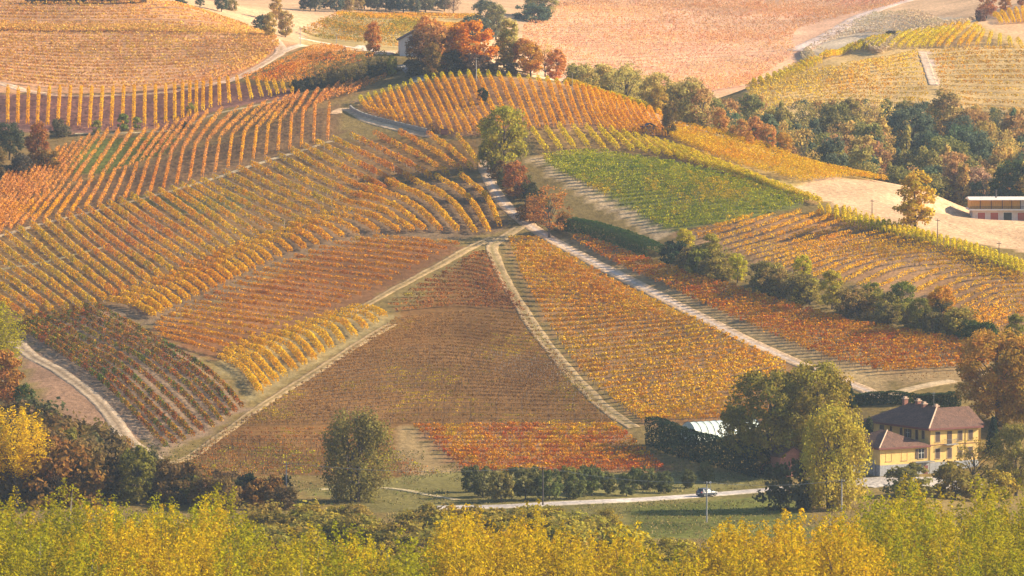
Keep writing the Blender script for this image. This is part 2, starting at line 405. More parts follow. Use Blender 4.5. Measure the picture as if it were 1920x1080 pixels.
def strip(name, px, width, cols, label, cat, mat=None, yr=(840, 2690), lift=0.10, jit=0.0, step=2.0, wend=None):
    """a road or track draped on the ground; cols are colours from one edge to the other"""
    P = ground(catmull(px, 10 * (len(px) - 1) + 1), *yr)[:, :2]
    keep = [0]
    for i in range(1, len(P)):
        if np.hypot(*(P[i] - P[keep[-1]])) > 3: keep.append(i)
    P = P[keep]
    L = np.concatenate([[0], np.cumsum(np.hypot(*np.diff(P, axis=0).T))])
    n = max(4, int(L[-1] / step)); S = np.linspace(0, L[-1], n)
    Q = catmull(P, 6 * len(P)); LQ = np.concatenate([[0], np.cumsum(np.hypot(*np.diff(Q, axis=0).T))]) ; LQ *= L[-1] / LQ[-1]
    x, y = np.interp(S, LQ, Q[:, 0]), np.interp(S, LQ, Q[:, 1])
    tx, ty = np.gradient(x), np.gradient(y); ll = np.hypot(tx, ty); tx /= ll; ty /= ll
    ws = np.interp(S, [0, L[-1]], [width, wend or width])
    m = 9; fr = np.linspace(-.5, .5, m)
    ctab = np.array(cols, float); ck = np.linspace(0, len(ctab) - 1, m); c0 = np.minimum(ck.astype(int), len(ctab) - 2); cf = (ck - c0)[:, None]
    cc = ctab[c0] * (1 - cf) + ctab[c0 + 1] * cf
    e = 1 + jit * (np.stack([fbm(S / 9, S * 0, 2), fbm(S / 9, S * 0, 7)]) - .5) * 2
    W = ws[:, None] * np.where(fr[None] < 0, fr[None] * e[0][:, None], fr[None] * e[1][:, None])
    X = x[:, None] - ty[:, None] * W; Y = y[:, None] + tx[:, None] * W
    Z = height(X, Y) + lift; Z[:, 0] -= lift + .25; Z[:, -1] -= lift + .25
    col = np.tile(cc[None], (n, 1, 1)) * (0.8 + 0.4 * fbm(X / 2.5, Y / 5, 8))[..., None]
    gi = (np.arange(n - 1)[:, None] * m + np.arange(m - 1)).ravel()
    me = np_mesh(name, np.stack([X, Y, Z], 2).reshape(-1, 3), np.stack([gi, gi + 1, gi + m + 1, gi + m], 1), mat or M_GROUND, col.reshape(-1, 3), True)
    return tag(obj(name, me), label, cat, kind="structure")

WHITE, EDGE = (.56,.37,.22), (.27,.19,.09)
strip("road", [(1668,752),(1600,722),(1500,683),(1400,638),(1300,588),(1200,536),(1110,490),(1030,447),(980,413),(945,382),(925,352),(914,325),(903,300)], 4.4, [EDGE,WHITE,WHITE,(.55,.43,.35),WHITE,WHITE,EDGE], "pale gravel road climbing the hill", "road", jit=.15, yr=(1060,1420))
strip("road", [(630,214),(632,208),(650,204),(672,214),(690,226),(740,240),(790,252),(835,258)], 4.2, [EDGE,WHITE,WHITE,WHITE,EDGE], "pale lane curving below the stone wall", "road", yr=(1370,1480))
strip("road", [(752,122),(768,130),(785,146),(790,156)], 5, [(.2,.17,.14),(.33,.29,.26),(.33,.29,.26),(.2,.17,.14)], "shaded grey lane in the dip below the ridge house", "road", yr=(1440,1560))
strip("road", [(836,136),(868,131),(900,131),(960,137),(1060,154),(1130,174),(1210,200),(1245,216)], 4.5, [WHITE,WHITE,WHITE,WHITE], "white road along the ridge behind the dome", "road", yr=(1400,1520), lift=.3)
strip("path", [(1040,134),(1110,156),(1215,196),(1300,232),(1400,262)], 4, [(.5,.34,.25),(.56,.40,.30),(.5,.34,.25)], "pink earth path on the ridge shoulder", "path", yr=(1390,1530), lift=.2)
strip("road", [(820,952),(940,950),(1050,944),(1200,937),(1330,928),(1450,918),(1560,910),(1640,905),(1760,902),(1900,905)], 7, [(.36,.29,.18),(.52,.44,.38),(.44,.38,.35),(.44,.38,.35),(.52,.44,.38),(.36,.29,.18)], "grey valley road passing the farmhouse", "road", yr=(960,1050))
strip("road", [(1590,912),(1640,904),(1700,905),(1800,908)], 15, [(.42,.36,.31)] * 3, "paved yard in front of the farmhouse", "yard", yr=(990,1045), lift=.14)
strip("path", [(560,60),(600,66),(645,76),(690,88),(742,95)], 5, [WHITE,(.72,.58,.47),WHITE], "white track behind the ridge", "path", yr=(1500,1760), lift=.2)
strip("path", [(-60,150),(0,156),(60,173),(140,180),(230,178),(320,172),(400,158),(440,148),(490,122),(525,98),(520,80),(508,64)], 4.2, [(.44,.28,.16),(.56,.38,.26),(.46,.29,.17),(.56,.38,.26),(.44,.28,.16)], "sandy track around the upper left hill", "path", yr=(1450,1660), jit=.25)
strip("path", [(527,98),(560,86),(600,84),(640,90),(740,98)], 4, [(.46,.32,.2),(.60,.45,.33),(.46,.32,.2)], "sandy track fork towards the ridge house", "path", yr=(1500,1600), jit=.2)
RUT, MIDG = (.38,.25,.13), (.21,.145,.055)
strip("path", [(270,872),(345,862),(420,812),(480,768),(540,730),(600,692),(680,640),(742,604)], 2.8, [MIDG,RUT,MIDG,RUT,(.34,.24,.11)], "pale dirt path beside the yellow vines", "path", jit=.3)
strip("path", [(925,446),(890,460),(868,472),(800,510),(740,542),(690,570),(640,592)], 3.6, [MIDG,RUT,MIDG,RUT,MIDG], "dirt path between staked vines and the wedge", "path", jit=.35, wend=2.4)
strip("path", [(975,425),(940,448),(922,465),(935,500),(955,540),(985,590),(1020,640),(1060,690),(1095,728),(1140,770),(1195,806)], 3.8, [(.22,.15,.06),(.42,.28,.15),(.25,.18,.075),(.40,.27,.14),(.24,.165,.07)], "wide sandy track down to the hedge", "path", jit=.2)
strip("path", [(30,640),(60,668),(120,702),(180,748),(215,790),(245,830),(300,865)], 4.4, [(.22,.15,.10),(.44,.32,.21),(.23,.16,.10),(.44,.32,.21),(.22,.15,.10)], "rutted farm track by the ploughed plot", "path", jit=.2)
strip("path", [(-40,455),(60,425),(187,393),(313,360),(400,335),(480,308),(540,290),(630,262)], 2.0, [(.36,.26,.14),(.48,.36,.22),(.36,.26,.14)], "thin path across the left slope", "path", jit=.4)
strip("path", [(-20,508),(60,496),(130,480),(200,462)], 1.8, [(.24,.19,.08),(.40,.33,.2),(.24,.19,.08)], "faint path among the ochre vines", "path", jit=.4)
strip("path", [(140,251),(220,250),(310,246),(345,238),(400,215),(470,200),(555,182)], 1.8, [(.2,.15,.07),(.48,.36,.22),(.2,.15,.07)], "thin terrace path below the amber vines", "path", jit=.4)
strip("path", [(600,918),(690,915),(750,918),(800,928),(860,938)], 2.2, [(.3,.24,.1),(.52,.40,.25),(.3,.24,.1)], "field path past the willow", "path", yr=(960,1060), jit=.3)
strip("path", [(1655,748),(1690,735),(1740,722),(1800,712)], 5, [(.4,.27,.14),(.56,.40,.24),(.4,.27,.14)], "dry earth track above the farmhouse hedge", "path", jit=.3)
strip("path", [(1728,98),(1738,125),(1750,160)], 3.6, [(.42,.30,.2),(.52,.38,.28),(.42,.30,.2)], "pink earth strip on the far right hill", "path", yr=(1640,1800), lift=.2, jit=.1)
strip("path", [(1720,-5),(1660,14),(1610,32),(1560,62),(1490,96)], 9, [(.5,.36,.28),(.68,.50,.42),(.5,.36,.28)], "faded earth track on the far hillside", "path", yr=(1850,2690), lift=.25, jit=.2)

OR, YE, RE, BR = (.62,.25,.012), (.68,.43,.008), (.47,.085,.012), (.24,.10,.03)
GR, LI, RU, DG, PK, GO = (.15,.20,.012), (.56,.46,.008), (.48,.155,.02), (.05,.075,.018), (.60,.27,.09), (.68,.335,.008)
PALE, OL = (.52,.36,.07), (.28,.22,.02)

BLOCKS = []
def block(label, group, rails, N, pal, yr=(840, 2690), dens=24, w=0.33, h=(0.5, 1.9), size=0.36, gap=0.06, posts=True, tip=None, tiplen=0, reg=22):
    BLOCKS.append(dict(label=label, group=group, rails=rails, N=N, pal=pal, yr=yr, dens=dens, w=w, h=h, size=size, gap=gap, posts=posts, tip=tip, tiplen=tiplen, reg=reg))

block("short upright amber vine row on the slope below the curving upper track", "amber vine rows below the upper left track",
  [[(5,174),(150,174),(300,169),(400,158),(470,154),(553,168)], [(5,236),(145,244),(300,240),(400,206),(480,190),(556,178)]], 31, [OR,GO,GO,YE], w=0.42, dens=30, h=(.3,2.2), posts=False)
block("thin orange vine row across the broad upper left hillside", "vine rows on the broad upper left hill",
  [[(-40,3),(-45,75),(-40,150)], [(130,7),(130,80),(130,170)], [(260,5),(265,80),(260,169)], [(400,22),(420,80),(400,155)], [(478,44),(522,85),(480,124)]], 44, [(.62,.30,.12),(.64,.32,.08),(.68,.40,.06),(.62,.30,.12),(.70,.46,.06)], yr=(1470,1720), dens=16, size=0.5, posts=False, reg=45, w=0.5, h=(.4,1.25))
block("short red orange vine row in the small plot beside the track fork", "vine rows in the small plot by the track fork",
  [[(446,152),(505,160),(560,160)], [(530,118),(590,122),(640,135)], [(605,92),(655,98),(710,112)]], 10, [RE,OR,PK,OR], yr=(1470,1620), w=0.5, dens=24, posts=False)
block("rust orange vine row climbing the grassy left slope to the upper hedge", "rust vine rows on the grassy left slope",
  [[(-60,425),(20,392),(110,357),(160,341),(233,321),(300,298),(350,285),(400,268),(467,251),(533,228),(583,209),(612,193),(665,178)], [(10,335),(90,295),(182,258),(217,254),(287,247),(353,228),(397,214),(462,207),(527,193),(563,182),(610,172),(658,160),(742,146)]], 38, [RU,PK,OR,PK,GO], w=0.32, dens=28, h=(.3,2.1), posts=False)
block("red orange vine row running straight down the left slope below the ridge band", "red orange vine rows below the left ridge band",
  [[(-60,430),(40,385),(113,359),(233,322),(350,285),(467,252),(583,209),(632,200)], [(-130,505),(-20,450),(60,424),(205,388),(338,351),(460,309),(580,277),(628,262)]], 35, [RU,OR,PK,OR,GO], w=0.34, dens=28, h=(.3,2.1), posts=False)
block("ochre vine row descending the broad left slope to the golden hedgerows", "ochre vine rows on the broad left slope",
  [[(-100,505),(-60,475),(10,442),(100,417),(215,384),(313,363),(400,338),(540,293),(625,265),(740,256),(885,264)],
   [(-30,560),(20,530),(80,500),(165,475),(290,438),(390,415),(480,380),(615,335),(705,305),(805,290),(897,290)],
   [(30,600),(100,590),(180,577),(253,547),(377,495),(450,460),(560,418),(690,372),(780,346),(862,328),(908,316)]], 38, [RU,OR,GO,YE,OL,GO,OR], dens=44, w=0.52, gap=0.06, reg=30, h=(.3,2.1))
block("thick golden hedge-like vine row in the curved block of the middle slope", "thick golden vine rows of the middle slope",
  [[(195,575),(253,549),(333,516),(450,463),(515,440),(575,415),(625,398),(660,368),(715,350),(770,342),(830,336),(885,334)],
   [(244,584),(294,560),(372,526),(490,472),(562,446),(631,422),(695,412),(742,393),(795,384),(844,382),(888,379),(926,373)],
   [(283,602),(323,583),(400,547),(513,493),(590,466),(667,444),(745,440),(800,437),(850,438),(893,442),(922,438),(948,424)]], 31, [OR,GO,GO,YE,GO,YE], dens=52, w=0.62, h=(.25,2.0), size=.42, gap=.02, posts=False)
block("red orange staked vine row on the slope above the pale dirt path", "red orange staked vine rows above the dirt path",
  [[(300,640),(291,617),(330,592),(397,560),(460,528),(520,503),(580,478),(650,458),(720,449)], [(390,672),(450,650),(520,618),(613,585),(680,558),(740,528),(790,500),(835,477),(872,461)]], 23, [RU,OR,OR,GO,OR,YE], dens=42, w=0.5, h=(.6,1.75), gap=0.04)
block("dark green and crimson vine row in the lower left block by the ploughed plot", "dark green and crimson vine rows at lower left",
  [[(32,622),(60,600),(110,592),(186,577)], [(100,663),(140,645),(190,632),(262,618)], [(165,708),(225,690),(270,672),(335,660)], [(240,780),(300,757),(350,735),(412,712)], [(305,847),(365,822),(410,800),(460,765)]], 10,
  [DG,GR,DG,RE,DG,OR,GR,DG,RU], dens=48, w=0.36, h=(.2,1.7), gap=.01, posts=False, reg=14)
block("plump yellow vine row in the curved block beside the pale dirt path", "plump yellow vine rows beside the dirt path",
  [[(405,680),(440,657),(500,635),(560,615),(610,597),(662,582)], [(450,704),(488,678),(548,650),(605,628),(665,602),(705,584)], [(480,748),(525,717),(580,685),(627,656),(690,622),(730,594)]], 14, [GO,YE,GO,YE], dens=56, w=0.66, h=(.2,2.0), gap=.01, posts=False)
block("reddish brown vine row with yellow patches in the upper wedge between two paths", "reddish vine rows in the upper wedge",
  [[(890,479),(824,516),(732,572),(745,590)], [(907,474),(893,522),(868,566),(868,578)], [(917,477),(946,537),(976,575),(985,588)]], 15, [BR,RU,BR,OL,YE], dens=26, w=0.34, h=(.3,1.15), gap=0.1, size=.36)
block("nearly leafless brown vine row across the large central field", "brown vine rows of the large central field",
  [[(745,599),(640,674),(500,767),(435,802)], [(865,588),(850,662),(840,743),(810,798)], [(988,592),(1056,686),(1110,746),(1158,798)]], 31, [(.25,.115,.03),(.30,.14,.03),(.26,.12,.03),(.36,.18,.03),OL,YE], dens=24, w=0.2, h=(.3,.95), size=0.26, gap=0.04, reg=18)
block("brown vine row beside the willow below the central field", "brown vine rows beside the willow",
  [[(425,806),(372,848),(335,884)], [(742,806),(742,850),(830,893)]], 13, [BR,BR,RU,OL,LI], dens=14, w=0.26, h=(.25,.95), size=.3, gap=0.15, reg=14)
block("bright orange vine row across the field between the white road and the sandy track", "orange vine rows between road and sandy track",
  [[(952,449),(985,532),(1032,617),(1087,697),(1152,757),(1206,794)], [(978,448),(1080,537),(1165,607),(1255,680),(1330,728),(1360,792)], [(1003,449),(1170,542),(1290,598),(1408,655),(1480,697),(1520,790)]], 46, [OR,GO,OR,YE,GO,YE,OR], dens=30, w=0.5, h=(.45,1.45), gap=.05, size=.42)
block("scarlet and gold vine row in the lowest plot above the little orchard", "scarlet and gold vine rows above the orchard",
  [[(772,801),(820,842),(872,888)], [(960,800),(1010,842),(1060,890)], [(1152,800),(1200,840),(1245,884)]], 12, [RE,OR,RE,GO,OR,YE], dens=46, w=0.6, h=(.2,1.35), gap=.02, reg=9)
block("orange red vine row in the long strip between the white road and the bushes", "orange red vine rows in the roadside strip",
  [[(1070,453),(1150,498),(1270,553),(1400,613),(1540,673),(1665,704)], [(1078,448),(1185,497),(1325,549),(1500,610),(1695,664),(1760,698)], [(1086,445),(1220,496),(1380,546),(1600,609),(1852,656),(1852,694)]], 54, [RU,OR,GO,RE,GO,OR], dens=28, w=0.42, h=(.6,1.7), gap=.04, size=.42)
block("leafless vine row on the bank above the farmhouse hedge", "leafless vine rows above the farmhouse hedge",
  [[(1680,708),(1690,720)], [(1850,698),(1850,712)]], 4, [BR,BR], dens=2, w=.15, h=(.3,1.2), size=.25, gap=.3)
block("leafy green vine row in the green plot on the right shoulder", "green vine rows on the right shoulder",
  [[(1012,296),(1050,326),(1130,367),(1200,407),(1250,434)], [(1070,288),(1190,318),(1310,356),(1370,385),(1300,430)], [(1125,285),(1330,323),(1470,363),(1512,382),(1345,427)]], 27, [GR,(.22,.26,.012),LI,(.19,.24,.012),YE], yr=(1200,1440), dens=36, w=0.6, h=(.3,1.45), gap=.02)
block("yellow vine row draped over the crest above the green plot", "yellow vine rows over the right crest",
  [[(985,252),(1080,243),(1200,262),(1310,296),(1420,341),(1535,380)], [(1012,290),(1110,282),(1250,299),(1370,331),(1460,363),(1545,388)]], 31, [LI,YE,LI,YE], yr=(1200,1425), dens=48, w=0.55, h=(.25,2.1), gap=.02, posts=False)
block("bright yellow vine row over the lower right ridge by the pale stubble field", "yellow vine rows over the lower right ridge",
  [[(1530,381),(1600,405),(1713,440),(1800,462),(1930,503)], [(1535,405),(1600,428),(1713,456),(1800,480),(1935,530)]], 38, [YE,LI,YE], yr=(1100,1300), dens=50, w=0.55, h=(.25,2.0), gap=.02, posts=False)
block("orange vine row slanting across the rounded slope above the bushes", "orange vine rows on the rounded right slope",
  [[(1275,440),(1350,462),(1400,485),(1480,510),(1560,535),(1690,550),(1800,578),(1830,650)], [(1340,428),(1440,436),(1500,460),(1570,480),(1650,495),(1770,515),(1870,545),(1900,610)], [(1390,413),(1532,404),(1605,430),(1715,457),(1805,480),(1870,508),(1960,540),(1970,610)]], 30, [OR,GO,GO,YE,GO,YE], yr=(1080,1330), dens=30, w=0.5, gap=.06, reg=40, h=(.4,1.6))
block("golden orange vine row in the dome below the ridge road", "golden orange vine rows of the ridge dome",
  [[(668,193),(735,171),(800,152),(870,144),(960,147),(1060,161),(1150,186),(1240,216)], [(680,208),(750,210),(828,205),(895,205),(980,195),(1075,203),(1170,222),(1255,240)], [(692,214),(765,239),(850,256),(925,256),(1000,246),(1090,241),(1195,256),(1268,262)]], 38, [OR,GO,GO,OR,YE], yr=(1370,1500), dens=38, w=0.52, h=(.3,2.0), tip=LI, tiplen=5, gap=.08)
block("yellow vine row along the far edge of the ridge road", "yellow vine rows beyond the ridge road",
  [[(1065,137),(1062,141)], [(1140,163),(1137,168)], [(1212,190),(1210,197)]], 3, [LI,YE], yr=(1380,1520), dens=50, w=0.6, h=(.2,2.1), gap=.02, posts=False)
block("yellow orange vine row on the smooth shoulder above the stubble field", "yellow orange vine rows above the stubble field",
  [[(1264,237),(1250,249),(1265,267)], [(1440,281),(1410,294),(1380,313)], [(1668,345),(1600,337),(1500,346)]], 14, [GO,YE,YE,GO], yr=(1280,1430), dens=32, w=0.6, gap=.04, posts=False)
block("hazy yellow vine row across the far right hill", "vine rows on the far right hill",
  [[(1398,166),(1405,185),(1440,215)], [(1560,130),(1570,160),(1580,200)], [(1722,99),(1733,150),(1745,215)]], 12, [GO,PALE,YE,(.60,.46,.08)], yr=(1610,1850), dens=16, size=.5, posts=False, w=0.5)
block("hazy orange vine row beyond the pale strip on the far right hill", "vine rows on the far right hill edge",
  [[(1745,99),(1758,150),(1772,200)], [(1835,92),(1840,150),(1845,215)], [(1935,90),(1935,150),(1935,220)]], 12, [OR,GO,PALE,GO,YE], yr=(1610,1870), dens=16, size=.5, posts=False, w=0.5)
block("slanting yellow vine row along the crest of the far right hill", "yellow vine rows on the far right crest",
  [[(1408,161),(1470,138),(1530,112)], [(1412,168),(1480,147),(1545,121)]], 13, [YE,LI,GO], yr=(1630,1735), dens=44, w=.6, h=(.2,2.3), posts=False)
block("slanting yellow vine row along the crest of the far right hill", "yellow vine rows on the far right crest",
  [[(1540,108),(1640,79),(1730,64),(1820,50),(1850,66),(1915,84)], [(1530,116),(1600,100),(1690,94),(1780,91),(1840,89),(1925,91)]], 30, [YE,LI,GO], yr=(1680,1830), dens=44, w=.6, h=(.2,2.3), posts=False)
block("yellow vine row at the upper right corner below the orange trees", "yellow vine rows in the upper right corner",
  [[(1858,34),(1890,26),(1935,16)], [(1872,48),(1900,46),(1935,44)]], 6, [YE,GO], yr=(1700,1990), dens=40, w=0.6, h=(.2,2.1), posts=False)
for lab, rl, n, pl in (("faded pink vine row across the far hillside", [[(1180,185),(1035,135),(980,62),(1050,8),(1060,-30)], [(1300,182),(1250,125),(1250,62),(1300,8),(1300,-30)], [(1400,165),(1485,108),(1500,58),(1700,4),(1720,-30)]], 64, [(.62,.28,.13),(.66,.34,.12),(.62,.40,.20),(.64,.30,.16)]),  # pinkish leaves, paled further with haze painted into the colour
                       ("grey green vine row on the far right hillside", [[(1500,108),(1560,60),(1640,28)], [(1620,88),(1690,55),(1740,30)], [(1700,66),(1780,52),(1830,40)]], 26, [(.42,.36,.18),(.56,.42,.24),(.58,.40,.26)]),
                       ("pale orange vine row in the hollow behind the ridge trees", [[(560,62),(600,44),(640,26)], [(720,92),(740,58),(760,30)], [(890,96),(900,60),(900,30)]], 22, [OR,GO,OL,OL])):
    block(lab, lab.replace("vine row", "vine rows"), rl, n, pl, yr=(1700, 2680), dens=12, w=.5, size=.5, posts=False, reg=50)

def build_rows(b):
    """rows of one block: list of dict(V, Q, col, posts, score)"""
    ns = 41
    R = [world_rail(r, 8 * b['N'] + 1, b['yr']) for r in b['rails']]
    mid = R[len(R) // 2]
    s = np.concatenate([[0], np.cumsum(np.hypot(*np.diff(0.5 * (R[0] + R[-1]), axis=0).T) + 0.0 * np.hypot(*np.diff(mid, axis=0).T))])
    tt = (np.arange(b['N']) + 0.5) / b['N'] * s[-1]
    pal = np.array(b['pal'])
    out = []
    for ti in tt:
        pts = np.array([[np.interp(ti, s, r[:, 0]), np.interp(ti, s, r[:, 1])] for r in R])
        P = catmull(pts, 60)
        L = np.concatenate([[0], np.cumsum(np.hypot(*np.diff(P, axis=0).T))]); LL = L[-1]
        if LL < 3: continue
        npl = max(3, int(LL / 1.0)); sp = (np.arange(npl) + 0.5 + rng.uniform(-.45, .45, npl)) * LL / npl
        px, py = np.interp(sp, L, P[:, 0]), np.interp(sp, L, P[:, 1])
        reg = 1.5 * (fbm(px / b['reg'], py / (b['reg'] * 1.6), len(b['label'])) - 0.5) + 0.5
        vig = np.clip(rng.normal(1, .28, npl), .25, 1.7) * (0.35 + 1.3 * fbm(px / 7, py / 11, 3)) * np.where(rng.random(npl) < b['gap'], .12, 1)
        tcol = np.clip(reg + rng.normal(0, .17, npl), 0, .999)
        cnt = rng.poisson(b['dens'] * vig * LL / npl)
        idx = np.repeat(np.arange(npl), cnt); n = len(idx)
        if n < 4: continue
        ss = np.clip(sp[idx] + rng.normal(0, .5, n), 0, LL)
        x, y = np.interp(ss, L, P[:, 0]), np.interp(ss, L, P[:, 1])
        dx, dy = np.gradient(P[:, 0], L), np.gradient(P[:, 1], L)
        tx, ty = np.interp(ss, L, dx), np.interp(ss, L, dy)
        ph = rng.uniform(-.75, math.pi + .75, n)            # round the hedge-like section of the row
        rad = np.clip(1 - np.abs(rng.normal(0, .22, n)), .1, 1.1)
        lat = b['w'] * np.cos(ph) * rad + rng.normal(0, .06, n)
        hv = np.clip(0.72 + 0.28 * vig[idx], .6, 1.15)
        zm, zh = .5 * (b['h'][0] + b['h'][1]), .5 * (b['h'][1] - b['h'][0])
        hgt = b['h'][0] + (zm - b['h'][0] + zh * np.sin(ph) * rad) * hv + rng.normal(0, .07, n)
        Z = height(x, y) + np.maximum(hgt, .1)
        ctr = np.stack([x - ty * lat, y + tx * lat, Z], 1)
        nrm = np.stack([-ty * np.cos(ph), tx * np.cos(ph), np.sin(ph)], 1) + rng.normal(0, .55, (n, 3)); nrm /= np.linalg.norm(nrm, axis=1, keepdims=True)
        a = np.cross(nrm, rng.normal(size=(n, 3))); a /= np.linalg.norm(a, axis=1, keepdims=True); c = np.cross(nrm, a)
        sz = b['size'] * rng.uniform(.32, .68, n)[:, None]
        a = a * sz; c = c * sz * .8
        V = np.stack([ctr - a, ctr - c * .9, ctr + a, ctr + c * .9], 1).reshape(-1, 3)
        k = np.clip(tcol[idx] + rng.normal(0, .07, n), 0, .999) * (len(pal) - 1); i0 = k.astype(int); f = (k - i0)[:, None]
        col = pal[i0] * (1 - f) + pal[np.minimum(i0 + 1, len(pal) - 1)] * f
        if b['tip'] is not None:
            m = np.clip(1.6 - ss / b['tiplen'], 0, 1)[:, None] * .95; col = col * (1 - m) + np.array(b['tip']) * m
        col = np.repeat(col * rng.uniform(.82, 1.34, n)[:, None], 4, 0)
        Q = np.arange(4 * n).reshape(-1, 4)
        pv = None
        if b['posts'] and LL > 6:
            tr = sp[::1] if LL / npl > .5 else sp
            po = np.arange(0.2, LL, 5.5)
            tr = np.sort(tr); allS = np.concatenate([tr, po]); hh = np.concatenate([np.full(len(tr), .75), np.full(len(po), b['h'][1] + .25)]); rr = np.concatenate([np.full(len(tr), .05), np.full(len(po), .06)])
            X0, Y0 = np.interp(allS, L, P[:, 0]), np.interp(allS, L, P[:, 1]); Z0 = height(X0, Y0) - .1
            rad = np.array([[1, 0], [-.5, .87], [-.5, -.87]])
            lo = np.stack([X0[:, None] + rad[:, 0] * rr[:, None], Y0[:, None] + rad[:, 1] * rr[:, None], np.repeat(Z0[:, None], 3, 1)], 2)
            hi = lo.copy(); hi[:, :, 2] += hh[:, None]
            pv = np.concatenate([lo, hi], 1).reshape(-1, 3)
            base = (np.arange(len(allS)) * 6)[:, None]
            wires = np.concatenate([base[i0_:i1_ - 1] + np.array([3, 4, 10, 9]) for i0_, i1_ in ((0, len(tr)), (len(tr), len(allS))) if i1_ - i0_ > 1])   # cane wire and top wire
            pq = np.concatenate([base + np.array([0, 1, 4, 3]), base + np.array([1, 2, 5, 4]), base + np.array([2, 0, 3, 5]), wires])
        uv = project(P[:, 0], P[:, 1], height(P[:, 0], P[:, 1]))
        plen = np.hypot(np.clip(np.diff(uv[0]), -99, 99), np.diff(uv[1])).sum()
        out.append(dict(V=V, Q=Q, col=col, pv=pv, pq=pq if pv is not None else None, score=plen * (b['h'][1] - b['h'][0]) * F / P[:, 1].mean() * (abs(uv[0].mean() - 960) < 980), b=b, o=(P[0, 0], P[0, 1], float(height(P[0, 0], P[0, 1])))))
    return out

ROWS = [r for b in BLOCKS for r in build_rows(b)]
ROWS.sort(key=lambda r: -r['score'])
for r in ROWS[:298]:
    o = np.array(r['o'])
    me = np_mesh("vine_row", r['V'] - o, r['Q'], M_VINE, r['col'])
    ob = tag(obj("vine_row", me, loc=r['o']), r['b']['label'], "vine row", r['b']['group'])
    if r['pv'] is not None:
        obj("trellis", np_mesh("trellis", r['pv'] - o, r['pq'], M_POST), ob)
rest = ROWS[298:]
off = np.cumsum([0] + [len(r['V']) for r in rest])[:-1]
tag(obj("vines", np_mesh("vines", np.concatenate([r['V'] for r in rest]), np.concatenate([r['Q'] + k for r, k in zip(rest, off)]), M_VINE, np.concatenate([r['col'] for r in rest]))),
    "remaining thin vine rows in the farther orange and yellow fields", "vines", kind="stuff")
pr = [r for r in rest if r['pv'] is not None]
print("rows", len(ROWS), "cards", sum(len(r['Q']) for r in ROWS), {b['label'][:30]: sum(r['b'] is b for r in ROWS[:298]) for b in BLOCKS})

# ---------------------------------------------------------------- trees and shrubs
def leaf_cards(ctr, nrm, size, r, asp=.75):
    n = len(ctr)
    a = np.cross(nrm, r.normal(size=(n, 3))); a /= np.linalg.norm(a, axis=1, keepdims=True) + 1e-9; c = np.cross(nrm, a)
    a = a * size[:, None]; c = c * size[:, None] * asp
    return np.stack([ctr - a, ctr - c, ctr + a, ctr + c], 1).reshape(-1, 3), np.arange(4 * n).reshape(-1, 4)

def crown_mesh(name, seed, H, prof, base, ncl, per, leaf, clr, flat=.85, out=.55, droop=0.0, fill=.35, lumpy=0.0):
    """many leaf-sized faces in clumps spread through the crown; prof(h) = radius at relative height"""
    r = np.random.default_rng(seed)
    h = base + (1 - base) * np.sqrt(r.random(ncl)) * .97 if fill < .2 else base + (1 - base) * r.random(ncl) * .97
    ang = r.random(ncl) * 2 * math.pi + np.arange(ncl) * 2.4
    rad = np.array([prof(x) for x in h]) * (fill + (1 - fill) * np.sqrt(r.random(ncl)))
    rad = rad * (1 + lumpy * np.sin(ang * 3 + seed) * .5 + r.normal(0, .06, ncl))
    cc = np.stack([rad * np.cos(ang), rad * np.sin(ang), h * H], 1)
    cs = clr * r.uniform(.6, 1.25, ncl)
    cnt = r.poisson(per * (cs / clr) ** 2)
    idx = np.repeat(np.arange(ncl), cnt); n = len(idx)
    d = r.normal(size=(n, 3)); d /= np.linalg.norm(d, axis=1, keepdims=True)
    rr = r.random(n) ** .45
    p = cc[idx] + d * (cs[idx] * rr)[:, None] * np.array([1, 1, flat])
    if droop: p[:, 2] -= droop * r.random(n) ** 2 * cs[idx] * 2
    p[:, 2] = np.maximum(p[:, 2], .15)
    axis = p * np.array([1, 1, 0]); axis /= np.linalg.norm(axis, axis=1, keepdims=True) + .5
    nn = d * out + r.normal(size=(n, 3)) * .5 + axis * .35 + np.array([0, 0, .15]); nn /= np.linalg.norm(nn, axis=1, keepdims=True)
    V, Q = leaf_cards(p, nn, leaf * r.uniform(.5, 1.15, n), r)
    tone = np.clip(.5 + r.normal(0, .13, ncl)[idx] + r.normal(0, .14, n), 0, 1); hue = np.clip(.5 + r.normal(0, .17, ncl)[idx] + r.normal(0, .14, n), 0, 1)
    col = np.repeat(np.stack([tone, hue, tone * 0], 1), 4, 0)
    return np_mesh(name, V, Q, M_CROWN, col), cc

def trunk_mesh(name, seed, H, top, r0, cc, nlimb, lean=.03, mat=None, multi=1):
    r = random.Random(seed); mb = MB()
    for k in range(multi):
        a0 = 6.28 * k / multi; off = Vector((math.cos(a0), math.sin(a0), 0)) * (r0 * 1.4 if multi > 1 else 0)
        pts = []
        for i in range(6):
            t = i / 5
            pts.append(off * (1 + 2.2 * t * (multi > 1)) + Vector((r.uniform(-1, 1) * lean * H * t, r.uniform(-1, 1) * lean * H * t, H * top * t - (.3 if i == 0 else 0))))
        mb.tube(pts, [r0 * (1.25 - 1.05 * (i / 5)) if i else r0 * 1.5 for i in range(6)], 6)
        sel = r.sample(range(len(cc)), min(nlimb, len(cc)))
        for s in sel:
            c = Vector(cc[s]); i = min(4, max(1, int(5 * min(.95, (c.z * .62) / (H * top))))); a = pts[i]
            if (c - a).length < .4: continue
            m = a.lerp(c, .5) + Vector((0, 0, .06 * (c - a).length))
            mb.tube([a, m, c], [r0 * .42, r0 * .27, r0 * .09], 4, False)
    return mb.mesh(name, mat or M_BARK)

